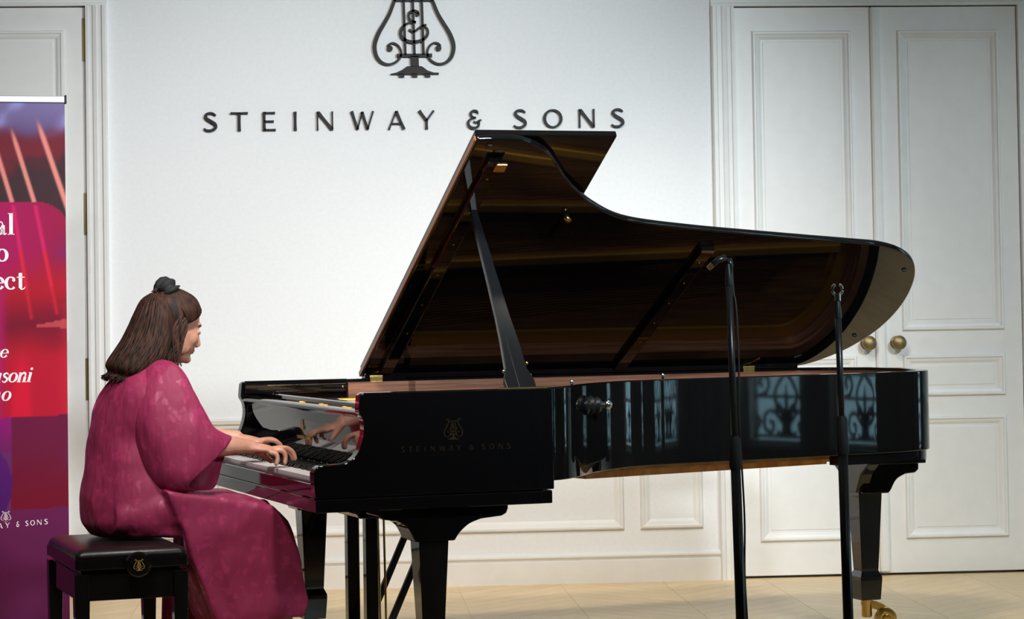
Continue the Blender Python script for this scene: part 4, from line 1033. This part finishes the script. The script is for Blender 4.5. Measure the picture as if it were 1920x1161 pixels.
# scrunchie: ruffled ring
scr = MB(); rings = []
SCX = (Hf * .75 + Hu * .65).normalized(); sx_ = Hl; sy_ = SCX.cross(Hl).normalized()
for i in range(40):
    a = 2 * math.pi * i / 40; rr = .025; tr_ = .024 * (1 + .28 * math.sin(a * 9)); off = SCX * .004 * math.sin(a * 7)
    c = H(-.056, -.010, .098) + (sx_ * math.cos(a) + sy_ * math.sin(a)) * rr + off; rad = (sx_ * math.cos(a) + sy_ * math.sin(a))
    rings.append([c + rad * math.cos(2 * math.pi * j / 10) * tr_ + SCX * math.sin(2 * math.pi * j / 10) * tr_ * 1.15 for j in range(10)])
scr.loft(rings, loop=True); scr.build('scrunchie', M_SCRUN, person, smooth=True)
# ---------------------------------------------------------------- dress
dr = MB()
dr.loft([ering(-.545, -.10, .80, .215, .512), ering(-.575, -.16, .80, .225, .560), ering(-.580, -.215, .80, .205, .640), ering(-.568, -.235, .80, .182, .732), ering(-.552, -.24, .80, .172, .825), ering(-.530, -.232, .80, .180, .92), ering(-.508, -.232, .80, .190, .97), ering(-.482, -.24, .80, .178, 1.015), ering(-.445, -.262, .80, .14, 1.052), ering(-.395, -.275, .80, .085, 1.083), ering(-.375, -.285, .80, .066, 1.096)])
# lap
lapp = []
for u, z0, z1, vc, hv in ((-.50, .512, .640, .80, .20), (-.38, .511, .668, .80, .225), (-.285, .511, .664, .80, .245), (-.15, .49, .655, .80, .255), (-.06, .48, .645, .80, .25), (.0, .46, .622, .795, .24), (.038, .45, .590, .79, .22), (.058, .45, .55, .785, .19)):
    zc, hz = (z0 + z1) / 2, (z1 - z0) / 2; ring = []
    for j in range(28):
        a = 2 * math.pi * j / 28; c, s_ = math.cos(a), math.sin(a)
        dip = .022 * math.exp(-((c * hv) / .05) ** 2) if s_ > 0 else 0
        ring.append(Q(u, vc + hv * math.copysign(abs(c) ** .7, c), zc + hz * math.copysign(abs(s_) ** .7, s_) - dip))
    lapp.append(ring)
dr.loft(lapp)
# hanging skirt
sk = []
for z, u0, u1, vc, hv in ((.610, -.22, .030, .797, .225), (.560, -.255, .062, .795, .246), (.500, -.258, .078, .792, .256), (.45, -.258, .086, .788, .258), (.40, -.250, .096, .784, .256), (.32, -.228, .118, .778, .252), (.265, -.198, .132, .774, .247), (.225, -.172, .128, .772, .236)):
    uc, hu = (u0 + u1) / 2, (u1 - u0) / 2; ring = []
    for j in range(48):
        a = 2 * math.pi * j / 48; wv = 1 + (.035 * math.sin(a * 9 + 1) + .02 * math.sin(a * 5)) * min(1, (.60 - z) / .25)
        ring.append(Q(uc + hu * wv * math.copysign(abs(math.cos(a)) ** .8, math.cos(a)), vc + hv * wv * math.copysign(abs(math.sin(a)) ** .8, math.sin(a)), z + (.03 * math.cos(a) + .012 * math.sin(a * 4)) * (1 if z < .3 else 0)))
    sk.append(ring)
dr.loft(sk)
# near side panel of the skirt: joins hip, lap and hem in one fall
dr.prism([(-.345, .665), (-.312, .57), (-.288, .525), (-.270, .45), (-.245, .385), (-.185, .235), (.105, .235), (.125, .29), (.09, .45), (.055, .555), (.0, .605), (-.15, .64)], lambda p, q, t: Q(p, t, q), .543, .62)
do = dr.build('dress', M_DRESS, person, smooth=True)
rm = do.modifiers.new('unite', 'REMESH'); rm.mode = 'VOXEL'; rm.voxel_size = .007; rm.use_smooth_shade = True
sm = do.modifiers.new('soften', 'SMOOTH'); sm.factor = .5; sm.iterations = 16
tx = bpy.data.textures.new('folds', 'CLOUDS'); tx.noise_scale = .16; tx.noise_depth = 1
dp = do.modifiers.new('folds', 'DISPLACE'); dp.texture = tx; dp.strength = .022; dp.mid_level = .5; dp.texture_coords = 'LOCAL'
# wide kimono sleeves
RINGS = [
 [(-.33, .70, 1.088), (-.42, .70, 1.03), (-.462, .70, .87), (-.43, .70, .72), (-.34, .70, .640), (-.27, .70, .69), (-.235, .70, .87), (-.255, .70, 1.03)],
 [(-.305, .625, 1.068), (-.385, .612, .995), (-.410, .600, .865), (-.385, .598, .725), (-.315, .59, .655), (-.24, .63, .69), (-.215, .64, .86), (-.248, .625, 1.005)],
 [(-.250, .578, .965), (-.310, .556, .915), (-.340, .545, .815), (-.330, .545, .715), (-.285, .555, .665), (-.21, .615, .675), (-.185, .62, .79), (-.208, .595, .915)],
 [(-.195, .570, .868), (-.225, .540, .840), (-.265, .528, .775), (-.290, .530, .700), (-.265, .560, .667), (-.190, .625, .668), (-.160, .635, .765), (-.170, .60, .845)],
 [(-.118, .602, .833), (-.132, .575, .815), (-.190, .548, .757), (-.268, .540, .690), (-.250, .570, .668), (-.172, .632, .662), (-.140, .648, .745), (-.118, .628, .818)]]
def sleeve(f, nm):
    R5 = [cat([f(*p) for p in r_], 5, True) for r_ in RINGS]
    cols = [cat([r_[j] for r_ in R5], 5) for j in range(len(R5[0]))]
    rings = [[Q(*cols[j][i]) for j in range(len(cols))] for i in range(len(cols[0]))]
    o = MB().loft(rings, cap=False).build(nm, M_DRESS, person, smooth=True)
    sdm = o.modifiers.new('thick', 'SOLIDIFY'); sdm.thickness = .004
    ss = o.modifiers.new('sub', 'SUBSURF'); ss.levels = 1; ss.render_levels = 1
    d2_ = o.modifiers.new('folds', 'DISPLACE'); d2_.texture = tx; d2_.strength = .012; d2_.mid_level = .5; d2_.texture_coords = 'LOCAL'
    return o
sleeve(lambda u, v, z: (u, v, z), 'sleeve')
sleeve(lambda u, v, z: (u + .012, 1.60 - v, z + .005), 'sleeve')
# loose inner panel of the skirt hanging on the far side of the bench front
pn = MB(); rows = []
for k in range(10):
    f = k / 9; z = .46 - f * .40; row = []
    for j in range(25):
        g = j / 24; row.append(Q(-.268 + .15 * g + .03 * f * (g - .3), 1.0 + .016 * math.sin(g * 22 + f) * (.4 + f), z))
    rows.append(row)
pn.loft(rows, closed=False, cap=False)
po = pn.build('skirt_panel', M_DRESS, person, smooth=True); sdm = po.modifiers.new('thick', 'SOLIDIFY'); sdm.thickness = .004
# shoes
for v1, du in ((.665, .0), (.945, -.05)):
    s2 = MB(); rings = []
    for u, hw, z1 in ((.055, .024, .060), (.075, .034, .085), (.11, .037, .080), (.15, .038, .060), (.20, .043, .050), (.245, .040, .042), (.275, .028, .034), (.288, .010, .026)):
        rings.append([Q(u + du, v1 + hw * math.cos(R(a)), max(.0, (z1 if math.sin(R(a)) > 0 else .0) * abs(math.sin(R(a))) ** .6 + (.004 if math.sin(R(a)) <= 0 else 0))) for a in range(0, 360, 24)])
    s2.loft(rings); s2.build('shoe', M_SHOE, person, smooth=True)
